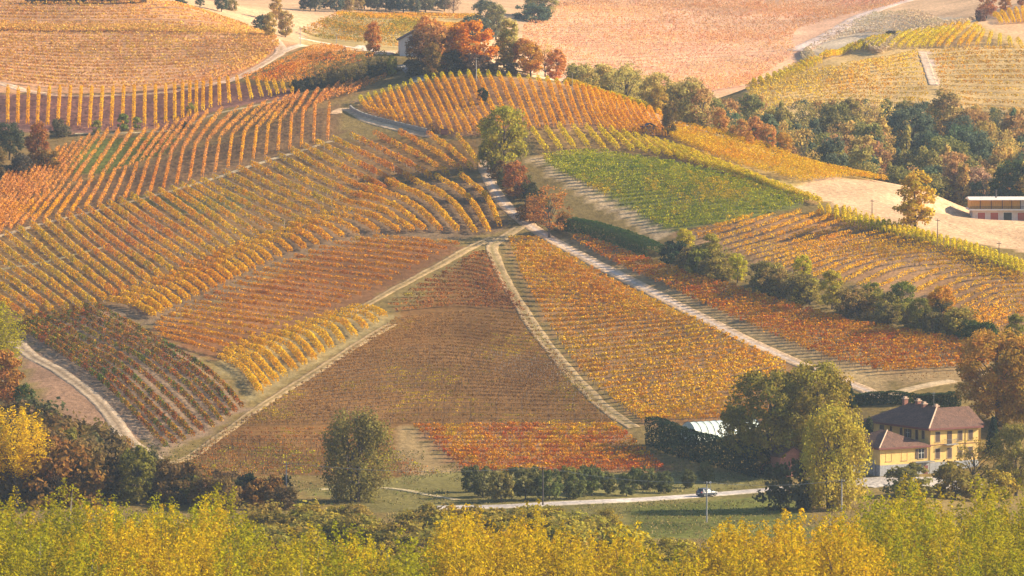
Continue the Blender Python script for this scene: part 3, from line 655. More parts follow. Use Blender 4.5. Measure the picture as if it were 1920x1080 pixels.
def _round(b, k=1.0):   # widest a little below the middle of the crown
    return lambda h: k * math.sqrt(max(0.02, 1 - ((h - (b + (1 - b) * .45)) / ((1 - b) * .58)) ** 2))
PROTO = {}
def proto(kind, H, prof, base, ncl, per, leaf, clr, top=.8, r0=.2, nlimb=9, n=3, bark=None, multi=1, **kw):
    l = []
    for s in range(n):
        cm, cc = crown_mesh("crown", 100 + 17 * s + 7 * len(PROTO), H, prof, base, ncl, per, leaf, clr, **kw)
        l.append((cm, trunk_mesh("trunk", s + len(PROTO), H, top, r0, cc, nlimb, mat=bark, multi=multi), H))
    PROTO[kind] = l
proto("broad", 12, lambda h: 4.6 * _round(.16)(h), .16, 95, 60, .30, 1.25, r0=.28)
proto("great", 18, lambda h: 6.9 * _round(.14)(h), .14, 260, 66, .27, 1.35, r0=.4, nlimb=16, n=3, lumpy=.3)
proto("oval", 12, lambda h: 3.2 * _round(.12)(h), .12, 80, 60, .29, 1.05, r0=.22)
proto("airy", 12, lambda h: 3.7 * _round(.22)(h), .22, 80, 20, .24, 1.1, r0=.2, nlimb=26, lumpy=.3)
proto("umbrella", 9, lambda h: 4.6 * math.sqrt(max(.02, 1 - max(0, (h - .35) / .66) ** 2)) * min(1, .35 + 1.6 * h), .16, 170, 60, .25, .85, r0=.22, n=2, fill=.6)
def plume_mesh(seed, H, R, npl):
    """poplar crown: upright plumes of small leaves round a stem"""
    r = np.random.default_rng(seed); cen = []; 
    for k in range(npl):
        a = k * 2.4 + r.normal(0, .3); rr = R * math.sqrt((k + .3) / npl); top = H * (1 - .30 * (rr / R) ** 1.6) * r.uniform(.93, 1.0); bot = H * r.uniform(.25, .4)
        m = int((top - bot) / .62)
        for q in range(m):
            t = (q + .5) / m; w = min(1, (1 - t) * 3.2) ** .8
            cen.append((rr * math.cos(a) * (.55 + .45 * t) + r.normal(0, .22), rr * math.sin(a) * (.55 + .45 * t) + r.normal(0, .22), bot + (top - bot) * t, .30 + .42 * w))
    cen = np.array(cen); cnt = r.poisson(38 * cen[:, 3]); idx = np.repeat(np.arange(len(cen)), cnt); n = len(idx)
    d = r.normal(size=(n, 3)); d /= np.linalg.norm(d, axis=1, keepdims=True)
    p = cen[idx, :3] + d * (cen[idx, 3] * r.random(n) ** .4)[:, None] * np.array([1, 1, 1.3])
    nn = d * .8 + r.normal(size=(n, 3)) * .45 + np.array([0, 0, .25]); nn /= np.linalg.norm(nn, axis=1, keepdims=True)
    V, Q = leaf_cards(p, nn, .155 * r.uniform(.5, 1.15, n), r)
    g = np.clip(.5 + r.normal(0, .09, len(cen))[idx] + r.normal(0, .08, n), 0, 1); hu = np.clip(.5 + r.normal(0, .08, len(cen))[idx] + r.normal(0, .09, n), 0, 1)
    return np_mesh("crown", V, Q, M_CROWN, np.repeat(np.stack([g, hu, g * 0], 1), 4, 0)), cen[:, :3]
PROTO["poplar"] = []
for s_ in range(5):
    cm_, cc_ = plume_mesh(40 + s_, 20, 3.3, 15)
    PROTO["poplar"].append((cm_, trunk_mesh("trunk", s_, 20, .72, .16, cc_, 26, mat=M_PALEBARK), 20))
PROTO["gold_poplar"] = []
for s_ in range(4):
    cm_, cc_ = plume_mesh(70 + s_, 20, 4.3, 22)
    PROTO["gold_poplar"].append((cm_, trunk_mesh("trunk", 20 + s_, 20, .75, .2, cc_, 34, mat=M_BARK), 20))
proto("spire", 15, lambda h: 1.75 * min(1, (1.03 - h) * 4) ** .6 * min(1, .5 + 2 * h), .04, 75, 60, .28, .85, r0=.18, flat=1.4)
proto("ivied", 12, lambda h: 1.0 * min(1, (1.04 - h) * 3) ** .6, .02, 45, 55, .28, .65, top=1.05, r0=.2, n=2, flat=1.5)
proto("willow", 14, lambda h: 5.0 * _round(.1)(h), .1, 190, 75, .22, 1.15, top=.7, r0=.32, nlimb=12, droop=.8, flat=1.3, n=2, multi=3, fill=.45, lumpy=.25)
proto("shrub", 4.5, lambda h: 2.5 * _round(-.25)(h), .02, 55, 55, .23, .75, top=.7, r0=.07, nlimb=8, multi=3, lumpy=.6, n=5)
proto("twiggy", 4.5, lambda h: 2.4 * _round(-.2)(h), .02, 55, 26, .2, .75, top=.8, r0=.06, nlimb=18, multi=4, lumpy=.6, n=5)
proto("orchard", 4.2, lambda h: 1.9 * _round(.12)(h), .14, 42, 50, .22, .62, top=.6, r0=.1, nlimb=7)
proto("sapling", 3, lambda h: .9 * _round(.15)(h), .12, 20, 40, .2, .42, r0=.06, n=2)

def conifer_mesh(seed, H, R):
    r = np.random.default_rng(seed); P, N = [], []
    for k in range(22):
        z = H * (.1 + .88 * k / 22); L = R * (1 - k / 23) ** .85
        for j in range(9):
            a = 2 * math.pi * (j / 9) + k * .7 + r.normal(0, .1); t = r.random(26) ** .7
            P.append(np.stack([np.cos(a) * L * t, np.sin(a) * L * t, z - .35 * L * t ** 1.5 + r.normal(0, .09, 26)], 1) + r.normal(0, .09, (26, 3)))
    P = np.concatenate(P); n = len(P)
    N = r.normal(size=(n, 3)) * .6 + P * np.array([.3, .3, 0]) + np.array([0, 0, .5]); N /= np.linalg.norm(N, axis=1, keepdims=True)
    V, Q = leaf_cards(P, N, .26 * r.uniform(.5, 1.1, n), r, .45)
    t = np.clip(.45 + r.normal(0, .15, n), 0, 1)
    me = np_mesh("crown", V, Q, M_CROWN, np.repeat(np.stack([t, t, t], 1), 4, 0))
    mb = MB(); mb.tube([(0, 0, -.3), (0, 0, H * .5), (0, 0, H * .98)], [.2, .12, .03], 6)
    return me, mb.mesh("trunk", M_BARK), H
PROTO["conifer"] = [conifer_mesh(3, 8, 2.4), conifer_mesh(8, 8, 2.4)]

def tree_at(name, kind, x, y, H, col, label, cat="tree", group=None, wide=1.0, z=None):
    cm, tm, H0 = random.choice(PROTO[kind]); s = H / H0
    o = empty(name, (x, y, float(height(x, y)) if z is None else z), random.uniform(0, 6.28))
    o.scale = (s * wide, s * wide, s)
    tag(o, label, cat, group)
    t = obj("trunk", tm, o)
    c = obj("crown", cm, o); k = random.uniform(.88, 1.12)
    c.color = (col[0] * k, col[1] * k * random.uniform(.95, 1.05), col[2] * k, 1)
    return o
def tree(name, kind, u, vb, vt, col, label, cat="tree", group=None, wide=1.0, yr=(840, 2690)):
    """a tree standing where the photograph shows its foot, as tall as it is there"""
    p = ground([(u, vb)], *yr)[0]
    return tree_at(name, kind, p[0], p[1], max(1.0, (vb - vt) * p[1] / F), col, label, cat, group, wide)

LGO, LYE, LLI, LOL, LBR, LRU, LRE, LDG, LGR, LOR, LPK, LSAGE = (.60,.36,.012), (.58,.44,.015), (.36,.36,.03), (.20,.17,.03), (.17,.10,.035), (.30,.12,.03), (.50,.10,.025), (.030,.050,.022), (.085,.12,.025), (.56,.19,.025), (.50,.27,.15), (.16,.15,.06)

# the poplar grove in front
def back_edge(u):
    v = np.interp(u, [-300, 0, 150, 420, 470, 560, 700, 800, 830, 1000, 1010, 1150, 1330, 1345, 1500, 1520, 1545, 1600, 2200],
                  [940, 925, 935, 925, 955, 985, 1010, 1018, 955, 962, 1000, 1005, 1020, 972, 975, 1005, 945, 925, 920])
    dx, dy, dz = ray(u, v)
    return 84.0 * dy / -dz
k = 0
for Y in np.arange(709, 812, 7.4):
    for X in np.arange(-90, 91, 7.6):
        x, y = X + random.uniform(-2, 2), Y + random.uniform(-2, 2)
        u = 960 + F * x / y
        if y > float(back_edge(u)) or abs(x) > 85 or k > 298: continue
        ylim = float(np.interp(u, [185, 400, 401, 799, 800, 1180, 1181, 1290, 1520, 1700, 1701], [768, 768, 0, 0, 800, 795, 0, 785, 785, 728, 0]))
        gold = u > 185 and y < ylim and random.random() < .92 or random.random() < .04
        H = 25.3 * random.uniform(.9, 1.05) - float(height(x, y)) - 1
        k += 1
        if gold:
            tree_at("poplar", "gold_poplar", x, y, H * 1.03, random.choice([(.54,.36,.003), (.56,.36,.003), (.52,.37,.003)]), "golden yellow poplar in the dense grove along the foreground", group="golden poplars of the foreground grove", wide=1.1)
        else:
            tree_at("poplar", "poplar", x, y, H, random.choice([(.34,.30,.002), (.38,.315,.002), (.30,.275,.002), (.43,.32,.002)]), "yellow green poplar in the dense grove along the foreground", group="green poplars of the foreground grove", wide=1.22)
print("poplars", k)

# scrub between the grove and the valley road
for i in range(200):
    u = random.uniform(470, 1330); Y = random.uniform(830, 958 if u < 1150 else 895)
    x = (u - 960) / F * Y
    tree_at("shrub", random.choice(["shrub", "shrub", "twiggy"]), x, Y, random.uniform(4.6, 6.6) * (1 if u < 1180 else .7) * (.55 if Y > 935 else 1), random.choice([(.34,.25,.035), (.30,.21,.04), (.36,.29,.035), (.28,.22,.04)]),
            "olive brown shrub in the scrub band behind the foreground poplars", "shrub", "shrubs behind the foreground grove", wide=1.45)
# thicket at lower left
for i in range(95):
    u = random.uniform(-40, 545); vt = float(np.interp(u, [0, 60, 120, 200, 260, 330, 420, 520], [745, 745, 790, 815, 840, 868, 888, 898])) + random.uniform(-6, 24)
    vb = random.uniform(925, 958) if u > 300 else random.uniform(870, 950)
    tree("shrub", random.choice(["twiggy", "shrub", "oval"]), u, vb, max(vt, vb - 120), random.choice([LBR, (.17,.11,.045), (.20,.13,.04), LOL, (.26,.13,.03), (.09,.09,.035)]),
         "dark brown bush in the thicket at the foot of the ploughed plot", "shrub", "bushes of the lower left thicket", wide=1.1)
for u, vb, vt, c, kd, w, lab in (
    (30, 955, 738, (.62,.42,.008), "gold_poplar", 1.65, "tall golden poplar rising left of the dark thicket"),
    (3, 760, 545, (.40,.32,.008), "poplar", 1.5, "tall yellow green poplar at the left edge beside the crimson vines"),
    (12, 790, 660, (.36,.17,.03), "oval", 1.0, "russet tree at the left edge below the yellow green poplar"),
    (45, 800, 722, LGR, "oval", 1.0, "green bushy tree at the top of the ploughed plot edge"),
    (90, 860, 765, (.10,.10,.03), "oval", 1.0, "dark green tree above the golden poplar"),
    (110, 900, 790, (.40,.17,.025), "airy", 1.0, "thin orange topped tree in the lower left thicket"),
    (195, 905, 805, (.09,.075,.04), "broad", 1.0, "wide dark leaved tree in the middle of the lower left thicket"),
    (395, 935, 885, (.42,.20,.03), "shrub", 1.0, "orange bush at the right end of the lower left thicket"),
    (457, 937, 885, LDG, "shrub", 1.1, "dark green bush left of the roadside pole"),
    (525, 942, 893, (.04,.05,.025), "shrub", .8, "nearly black bush at the foot of the roadside pole"),
    (667, 940, 768, (.25,.20,.05), "willow", 1.0, "grey green willow standing alone in front of the central field"),
    (945, 322, 203, (.42,.33,.03), "broad", 1.0, "big olive yellow tree over the top bend of the white road"),
    (915, 320, 262, (.22,.20,.03), "oval", 1.1, "olive tree on the left side of the shaded road top"),
    (965, 372, 305, (.36,.14,.03), "oval", 1.25, "rust red tree beside the white road under the olive tree"),
    (1030, 446, 350, (.44,.17,.03), "airy", 1.25, "thin orange tree at the bend of the white road"),
    (1000, 415, 372, (.34,.15,.03), "shrub", 1.2, "russet bush beside the white road uphill of the thin orange tree"),
    (905, 194, 166, LDG, "orchard", .8, "small dark evergreen among the vines of the ridge dome"),
    (1255, 256, 196, (.17,.11,.035), "oval", .9, "dark brown tree beside the small shed on the shoulder"),
    (811, 250, 228, (.22,.11,.05), "twiggy", .9, "little leafless tree above the curved stone wall"),
    (1716, 433, 324, (.54,.36,.03), "oval", 1.2, "lone golden tree on the pale stubble field"),
    (700, 100, 42, (.58,.24,.05), "oval", 1.0, "lone orange tree beside the white track behind the ridge"),
    (735, 142, 105, (.34,.30,.04), "oval", 1.0, "yellow green tree at the mouth of the shaded lane"),
    (1592, 765, 712, LDG, "conifer", 1.0, "dark pointed fir behind the farmhouse yard trees"),
    (1870, 795, 620, (.46,.25,.03), "great", 1.2, "great golden brown tree behind the farmhouse on the right edge"),
    (1925, 810, 640, (.46,.27,.03), "great", 1.0, "orange brown tree at the right edge behind the farmhouse"),
    (1862, 850, 778, LDG, "conifer", .9, "dark cedar at the right gable of the farmhouse"),
    (1905, 930, 795, (.27,.21,.04), "great", .8, "olive brown tree right of the farmhouse"),
    (1825, 925, 822, (.36,.25,.04), "airy", 1.15, "thin yellow tree in front of the farmhouse wall"),
    (1705, 932, 872, (.22,.19,.05), "shrub", 1.25, "olive bush in front of the farmhouse stone base"),
    (1790, 935, 870, (.27,.20,.04), "shrub", 1.3, "tawny bush in front of the farmhouse door"),
    (1870, 935, 885, (.42,.31,.03), "shrub", 1.1, "bright yellow bush right of the tawny bush"),
    (1440, 885, 695, (.26,.20,.03), "great", 1.05, "big olive tree over the end of the cypress hedge"),
    (1530, 880, 682, (.34,.26,.03), "great", 1.0, "big golden olive tree behind the yellow willow"),
    (1375, 850, 760, (.20,.16,.03), "oval", 1.0, "dark olive tree at the end of the white polytunnel"),
    (1560, 955, 762, (.42,.33,.035), "willow", .88, "yellow willow spreading beside the farmhouse gate"),
    (1478, 955, 865, (.10,.10,.04), "shrub", .9, "dark bush at the left foot of the yellow willow"),
    (1630, 850, 780, (.07,.08,.03), "ivied", 1.0, "dark slim tree at the corner of the farmhouse roof")):
    tree("tree" if kd not in ("shrub", "twiggy") else "shrub", kd, u, vb, vt, c, lab, "tree" if kd not in ("shrub", "twiggy") else "shrub", wide=w, yr=(840, 1720))
# little orchard
for u, vb, vt in ((885,922,878),(905,932,880),(940,942,888),(985,938,882),(1005,928,880),(1030,938,885),(1062,925,878),(1080,936,888),(1110,930,880),(1100,920,876),(1140,926,890),(1175,930,892),(1215,918,880),(1245,925,888),(1290,915,885),(1325,905,870),(960,920,880),(1190,915,880)):
    tree("fruit_tree", "orchard", u, vb, vt - 3, random.choice([(.13,.14,.04), (.16,.15,.045), (.12,.125,.04), (.20,.17,.04)]), "small dark green fruit tree in the orchard beside the valley road", "fruit tree", "orchard trees by the road", wide=.95, yr=(960, 1080))
# bushes and trees along the bank right of the white road
BANK = [(1285,488,428,(0.540,0.405,0.018),"oval",1.0,"yellow topped tree at the lower end of the dark hedge"), (1262,495,450,LDG,"shrub",1.0,"dark bush at the lower end of the dark hedge"),
        (1335,505,440,(0.351,0.297,0.024),"oval",1.1,"olive tree next to the yellow topped tree on the bank"), (1310,515,468,(0.189,0.176,0.024),"shrub",1.0,"dark olive bush below the olive tree on the bank"),
        (1383,530,475,(0.459,0.392,0.018),"oval",1.1,"yellow green tree on the upper bank"), (1505,535,478,(0.459,0.378,0.018),"oval",1.1,"bushy yellow green tree standing above the bank thicket"),
        (1560,580,508,(0.365,0.297,0.024),"oval",1.1,"tawny green tree in the middle of the bank"), (1765,610,538,(0.567,0.270,0.018),"broad",1.0,"orange topped tree near the lower end of the bank"),
        (1690,595,528,(0.162,0.176,0.021),"broad",1.0,"dark green tree left of the orange topped bank tree"), (1632,585,530,(0.216,0.203,0.021),"broad",1.0,"deep olive tree in the lower bank"),
        (1725,625,560,(0.176,0.149,0.021),"broad",.9,"shadowy brown green tree below the orange topped bank tree"), (1822,640,600,(0.068,0.088,0.015),"shrub",1.1,"dark evergreen bush at the lower end of the bank"),
        (1850,645,605,(0.074,0.101,0.015),"shrub",1.2,"round dark green bush last on the bank"), (1905,660,590,(0.203,0.189,0.021),"oval",1.0,"olive tree at the right edge above the golden brown tree")]
for u, vb, vt, c, kd, w, lab in BANK:
    tree("tree" if kd != "shrub" else "shrub", kd, u, vb, vt, c, lab, "tree" if kd != "shrub" else "shrub", wide=w, yr=(1080, 1330))
for i in range(40):
    t = random.random(); u = 1290 + 520 * t; vb = float(np.interp(u, [1290, 1400, 1500, 1600, 1700, 1810], [515, 540, 572, 600, 622, 640])) - random.uniform(2, 22)
    tree("shrub", random.choice(["twiggy", "shrub", "twiggy"]), u, vb, vb - random.uniform(30, 52), random.choice([(.28,.18,.045), (.22,.16,.045), (.32,.25,.04), (.17,.14,.04)]), "brownish shrub in the thicket along the bank above the roadside strip", "shrub", "shrubs along the bank", wide=1.15, yr=(1080, 1330))
for u, vb in ((1000,385),(985,372),(1010,400),(1052,432),(945,350),(930,335),(975,360)):
    tree("shrub", "shrub", u + 6, vb, vb - 32, random.choice([(.10,.09,.03), (.22,.12,.03), (.12,.11,.03)]), "dark shrub lining the upper bend of the white road", "shrub", "shrubs at the upper road bend", yr=(1280, 1420))
# left side
for u, vb, vt, c, kd, lab in ((72,312,232,(.36,.14,.03),"oval","red brown tree at the left edge below the amber vines"), (18,300,232,(.09,.10,.05),"broad","dark bluish green tree at the far left below the amber vines"), (-5,335,275,(.20,.14,.04),"oval","brown tree at the far left beside the grassy slope"),
      (95,318,280,(.30,.18,.04),"shrub","orange brown bush at the foot of the red brown tree"), (40,330,290,(.10,.08,.05),"shrub","dark bush left of the red brown tree"), (112,256,225,(.14,.12,.06),"shrub","grey brown bush beside the amber vines"),
      (180,252,226,(.28,.24,.05),"sapling","yellowish sapling under the amber vines, left of the two green ones"), (229,247,214,(.20,.24,.05),"sapling","bright green sapling under the amber vines"), (258,243,220,(.24,.25,.05),"sapling","smaller green sapling right of the bright green one"),
      (356,217,194,(.32,.28,.05),"sapling","yellow green sapling at the end of the amber vines"), (344,240,228,(.07,.09,.05),"shrub","small dark bush on the terrace path")):
    tree("tree" if kd not in ("shrub",) else "shrub", kd, u, vb, vt, c, lab, "tree" if kd != "shrub" else "shrub", yr=(1340, 1520))
for i in range(7):
    tree("tree", "airy", 592 + 20 * i + random.uniform(-5, 5), 168 - 4 * i + random.uniform(-4, 4), 100 + random.uniform(-2, 22) - 1.0 * i, random.choice([(.30,.22,.06), (.36,.25,.06), (.24,.18,.06)]), "thin half bare tree in the clump above the red left slope", group="half bare trees above the left slope", yr=(1430, 1600), wide=1.0)
for i in range(9):
    tree("shrub", "shrub", 560 + 22 * i, 172 - 4.5 * i, 148 - 4.5 * i, random.choice([(.10,.10,.05), (.14,.12,.05)]), "dark bush under the half bare trees above the left slope", "shrub", "bushes under the half bare trees", yr=(1420, 1600))
# ridge trees round the upper house
for u, vb, vt, c, kd, w, lab in ((805,128,42,(.58,.28,.07),"oval",1.0,"tall orange tree in front of the ridge house"), (825,140,62,(.46,.22,.06),"oval",1.05,"rust red tree next to the tall orange ridge tree"), (785,135,72,(.22,.12,.05),"oval",1.1,"dark reddish tree at the corner of the ridge house"),
      (812,148,95,(.34,.20,.05),"oval",.9,"mottled brown tree above the start of the ridge road"), (830,122,80,(.42,.32,.05),"oval",.8,"yellow tree behind the mottled brown tree"), (880,132,54,(.60,.23,.015),"umbrella",1.0,"domed scarlet orange tree on the ridge"),
      (850,138,100,(.10,.09,.05),"shrub",1.3,"dark bush under the left of the domed scarlet tree"), (893,138,105,(.14,.08,.05),"shrub",1.4,"purple brown bush under the domed scarlet tree"), (945,122,70,(.46,.34,.06),"oval",1.1,"yellow green tree right of the domed scarlet tree"),
      (955,120,28,(.50,.42,.10),"spire",1.3,"tall slim pale yellow tree on the ridge"), (985,130,75,(.55,.24,.05),"oval",1.1,"pale orange tree on the ridge"), (995,148,95,(.56,.26,.03),"broad",.9,"bright orange tree leaning over the ridge road"),
      (1022,142,88,(.50,.34,.05),"airy",1.0,"thin yellow tree on the ridge"), (1043,147,95,(.58,.26,.06),"oval",1.0,"small orange tree last on the ridge"), (775,148,118,(.12,.10,.05),"shrub",1.2,"dark bush beside the shaded lane"),
      (762,108,88,(.48,.30,.06),"shrub",1.0,"small yellow bush at the wall of the ridge house"), (925,140,118,(.16,.10,.06),"shrub",1.4,"purplish bush beside the yellow green ridge tree"), (960,142,122,(.14,.10,.05),"shrub",1.3,"dark bush at the middle of the ridge bank")):
    tree("tree" if kd != "shrub" else "shrub", kd, u, vb - 4, vt - (12 if kd not in ("shrub", "spire") else 4), c, lab, "tree" if kd != "shrub" else "shrub", wide=w * (1.15 if kd != "shrub" else 1), yr=(1440, 1560))
for u, vb, vt, c in ((1235,205,150,(.50,.34,.06)), (1350,250,200,(.58,.30,.07)), (1392,268,224,(.58,.32,.08)), (1415,272,218,(.57,.27,.08)), (1440,278,228,(.58,.30,.07)), (1470,284,238,(.56,.30,.04)), (1375,262,235,(.56,.30,.04)), (1405,276,246,(.55,.28,.04))):
    tree("tree", "oval", u, vb, vt, c, "small orange autumn tree along the edge of the yellow shoulder", group="orange trees along the shoulder", wide=1.1, yr=(1360, 1500))
tree_at("tree", "broad", (1298-960)/F*1475, 1475, 17, (.54,.36,.14), "pale pinkish tree standing tallest at the left end of the wooded valley", wide=.8)
# trees of the wooded valley
k = 0
for Y in np.arange(1440, 1640, 13):
    for u in np.arange(1100, 1960, 46):
        uu = u + random.uniform(-18, 18); y = Y + random.uniform(-5, 5); x = (uu - 960) / F * y
        lim = float(np.interp(uu, [1100, 1180, 1260, 1340, 1480, 1920], [1600, 1610, 1600, 1590, 1640, 1640])); lo = float(np.interp(uu, [1100, 1240, 1480, 1670, 1920], [1520, 1470, 1450, 1430, 1430]))
        if y > lim or y < lo or random.random() < .12: continue
        H = random.uniform(11, 18); g = float(height(x, y)); vt = project(x, y, g + H)[1]; vmin = float(np.interp(uu, [1100, 1180, 1260, 1350, 1450, 1650, 1920], [122, 118, 150, 165, 188, 185, 205]))
        if vt < vmin:
            H -= (vmin - vt) * y / F
            if H < 4: continue
        k += 1
        col, lab, gp = random.choice([((.12,.16,.075), "dark green tree in the wooded valley", "dark green trees of the valley wood"), ((.12,.14,.075), "dark green tree in the wooded valley", "dark green trees of the valley wood"), ((.25,.22,.06), "olive tree in the wooded valley", "olive trees of the valley wood"),  # leaf colours lightened and greens made bluish, as painted haze
                                      ((.44,.24,.08), "brown leaved tree in the wooded valley", "brown trees of the valley wood"), ((.54,.36,.09), "tawny yellow tree in the wooded valley", "tawny trees of the valley wood"), ((.36,.28,.07), "olive tree in the wooded valley", "olive trees of the valley wood")])
        if uu < 1300 and random.random() < .75: col, lab, gp = (.50,.38,.10), "tawny yellow tree in the wooded valley", "tawny trees of the valley wood"
        tree_at("tree", random.choice(["broad", "oval", "oval", "airy", "ivied"] if uu > 1400 else ["broad", "oval", "airy"]), x, y, H, col, lab, group=gp, wide=random.uniform(.85, 1.15))
print("wood", k)
for u, Y, H, c, kd, w, lab in ((1825,1452,15,(.50,.30,.16),"broad",1.05,"broad pale pink brown tree at the near edge of the wooded valley"), (1785,1458,13.5,(.48,.27,.14),"broad",.9,"pinkish brown tree left of the broad pale one"), (1335,1500,15,(.07,.10,.05),"broad",.85,"tall dark bluish green tree above the orange shoulder trees"),
      (1445,1590,13,(.44,.36,.08),"oval",1.0,"pale yellow tree at the foot of the far right hill"), (1135,1610,11,(.10,.12,.05),"ivied",.8,"ivy clad trunk standing left of its twin before the pink hillside"), (1172,1612,9,(.10,.13,.05),"ivied",.7,"short ivy clad trunk before the pink hillside"),
      (1775,1600,19,(.44,.31,.09),"oval",1.15,"tall tawny tree on the lower slope of the far right hill"), (1790,1540,18,(.07,.09,.045),"ivied",1.2,"dark ivy column under the tall tawny tree"), (1640,1530,17,(.07,.09,.05),"ivied",1.1,"tall dark ivy column in the middle of the wooded valley"), (1900,1440,17,(.09,.11,.04),"broad",.9,"dark green tree at the right edge of the wooded valley"),
      (1725,1440,10,(.30,.25,.06),"oval",1.0,"small tawny green tree at the near edge of the wooded valley"), (1880,1405,6,(.40,.12,.06),"shrub",1.0,"red bush behind the terrace house"), (1905,1400,6,(.40,.28,.05),"shrub",1.0,"yellow bush behind the terrace house")):
    tree_at("tree" if kd != "shrub" else "shrub", kd, (u - 960) / F * Y, Y, H, c, lab, "tree" if kd != "shrub" else "shrub", wide=w)
# far trees
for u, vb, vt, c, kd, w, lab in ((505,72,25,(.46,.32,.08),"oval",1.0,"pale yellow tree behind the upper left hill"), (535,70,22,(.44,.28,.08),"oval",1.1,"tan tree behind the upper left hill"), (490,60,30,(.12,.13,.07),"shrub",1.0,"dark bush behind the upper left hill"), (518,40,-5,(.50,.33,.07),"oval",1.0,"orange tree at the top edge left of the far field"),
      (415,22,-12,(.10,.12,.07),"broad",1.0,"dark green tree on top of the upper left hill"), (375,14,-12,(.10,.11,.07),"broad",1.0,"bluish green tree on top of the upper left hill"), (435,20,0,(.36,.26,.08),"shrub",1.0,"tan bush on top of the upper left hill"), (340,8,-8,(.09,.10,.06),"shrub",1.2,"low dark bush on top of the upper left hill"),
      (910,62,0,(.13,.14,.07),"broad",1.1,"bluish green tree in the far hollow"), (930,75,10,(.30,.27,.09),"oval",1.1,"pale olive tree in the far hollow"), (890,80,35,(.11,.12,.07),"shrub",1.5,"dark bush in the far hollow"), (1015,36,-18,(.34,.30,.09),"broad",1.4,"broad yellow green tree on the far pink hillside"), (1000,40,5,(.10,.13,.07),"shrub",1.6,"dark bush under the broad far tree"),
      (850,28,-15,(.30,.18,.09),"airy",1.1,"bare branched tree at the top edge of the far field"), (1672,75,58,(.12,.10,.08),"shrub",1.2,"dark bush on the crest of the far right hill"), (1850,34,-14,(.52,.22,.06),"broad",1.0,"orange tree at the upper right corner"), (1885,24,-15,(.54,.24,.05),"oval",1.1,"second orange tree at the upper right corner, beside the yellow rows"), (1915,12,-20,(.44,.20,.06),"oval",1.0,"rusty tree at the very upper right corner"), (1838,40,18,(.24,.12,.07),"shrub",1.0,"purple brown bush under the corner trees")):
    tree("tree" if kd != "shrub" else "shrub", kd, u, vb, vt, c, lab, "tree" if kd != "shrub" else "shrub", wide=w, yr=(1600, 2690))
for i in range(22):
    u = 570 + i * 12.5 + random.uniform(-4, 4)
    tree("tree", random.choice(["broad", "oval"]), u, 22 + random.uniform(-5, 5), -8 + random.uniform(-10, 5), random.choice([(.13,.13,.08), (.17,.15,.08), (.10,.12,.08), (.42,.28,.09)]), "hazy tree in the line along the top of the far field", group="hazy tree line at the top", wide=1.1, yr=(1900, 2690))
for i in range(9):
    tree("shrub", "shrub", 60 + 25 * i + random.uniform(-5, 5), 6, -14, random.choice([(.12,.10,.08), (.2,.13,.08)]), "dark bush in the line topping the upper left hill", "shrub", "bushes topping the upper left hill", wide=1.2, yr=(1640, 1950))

# clipped hedges
def hedge(px, wid, hgt, col, label, yr=(840, 2690), dens=26, leaf=.2):
    P = ground(catmull(px, 40), *yr)[:, :2]; P = catmull(P[::6], 80); L = np.concatenate([[0], np.cumsum(np.hypot(*np.diff(P, axis=0).T))])
    n = int(L[-1] * dens * (wid + 2 * hgt)); r = np.random.default_rng(5)
    s = r.random(n) * L[-1]; x, y = np.interp(s, L, P[:, 0]), np.interp(s, L, P[:, 1]); tx, ty = np.interp(s, L, np.gradient(P[:, 0], L)), np.interp(s, L, np.gradient(P[:, 1], L))
    q = r.random(n) * (wid + 2 * hgt)
    lat = np.where(q < hgt, -wid / 2, np.where(q < 2 * hgt, wid / 2, q - 2 * hgt - wid / 2)); zz = np.where(q < hgt, q, np.where(q < 2 * hgt, q - hgt, hgt))
    bump = .35 * (fbm(s / 1.6, q, 3) - .5) + r.normal(0, .12, n)
    lat = lat * (1 + bump / max(wid, 1)); zz = np.maximum(zz * (1 + .3 * bump / hgt) + .5 * (vn(s / 1.1, s * 0, 4) - .5) * (zz > .8 * hgt), .05)
    o = np.array([P[0, 0], P[0, 1], float(height(P[0, 0], P[0, 1]))])
    p = np.stack([x - ty * lat, y + tx * lat, height(x, y) + zz], 1) - o
    nrm = np.stack([-ty * lat, tx * lat, (zz > .9 * hgt) * 1.5], 1) + r.normal(0, .6, (n, 3)); nrm /= np.linalg.norm(nrm, axis=1, keepdims=True)
    V, Q = leaf_cards(p, nrm, leaf * r.uniform(.6, 1.3, n), r, .6)
    t = np.clip(.5 + r.normal(0, .15, n), 0, 1)
    ob = obj("hedge", np_mesh("hedge", V, Q, M_CROWN, np.repeat(np.stack([t, t, t], 1), 4, 0)), loc=o); ob.color = (*col, 1)
    return tag(ob, label, "hedge")
hedge([(1222,832),(1290,858),(1370,878),(1450,900)], 3.0, 5.4, (.028,.048,.022), "tall dark cypress hedge in front of the white polytunnel", yr=(1000, 1090), dens=22, leaf=.26)
hedge([(1068,432),(1120,443),(1180,462),(1246,490)], 4.5, 3.0, (.05,.085,.022), "long dark green hedge beside the green plot", yr=(1220, 1340), dens=20, leaf=.26)
hedge([(1600,762),(1660,757),(1720,760)], 1.6, 2.4, (.06,.085,.025), "green hedge behind the farmhouse chimneys", yr=(1050, 1100), dens=60)
hedge([(1715,768),(1760,766),(1805,764)], 2.2, 3.0, (.045,.065,.022), "dark clipped hedge behind the farmhouse ridge", yr=(1050, 1100), dens=60)

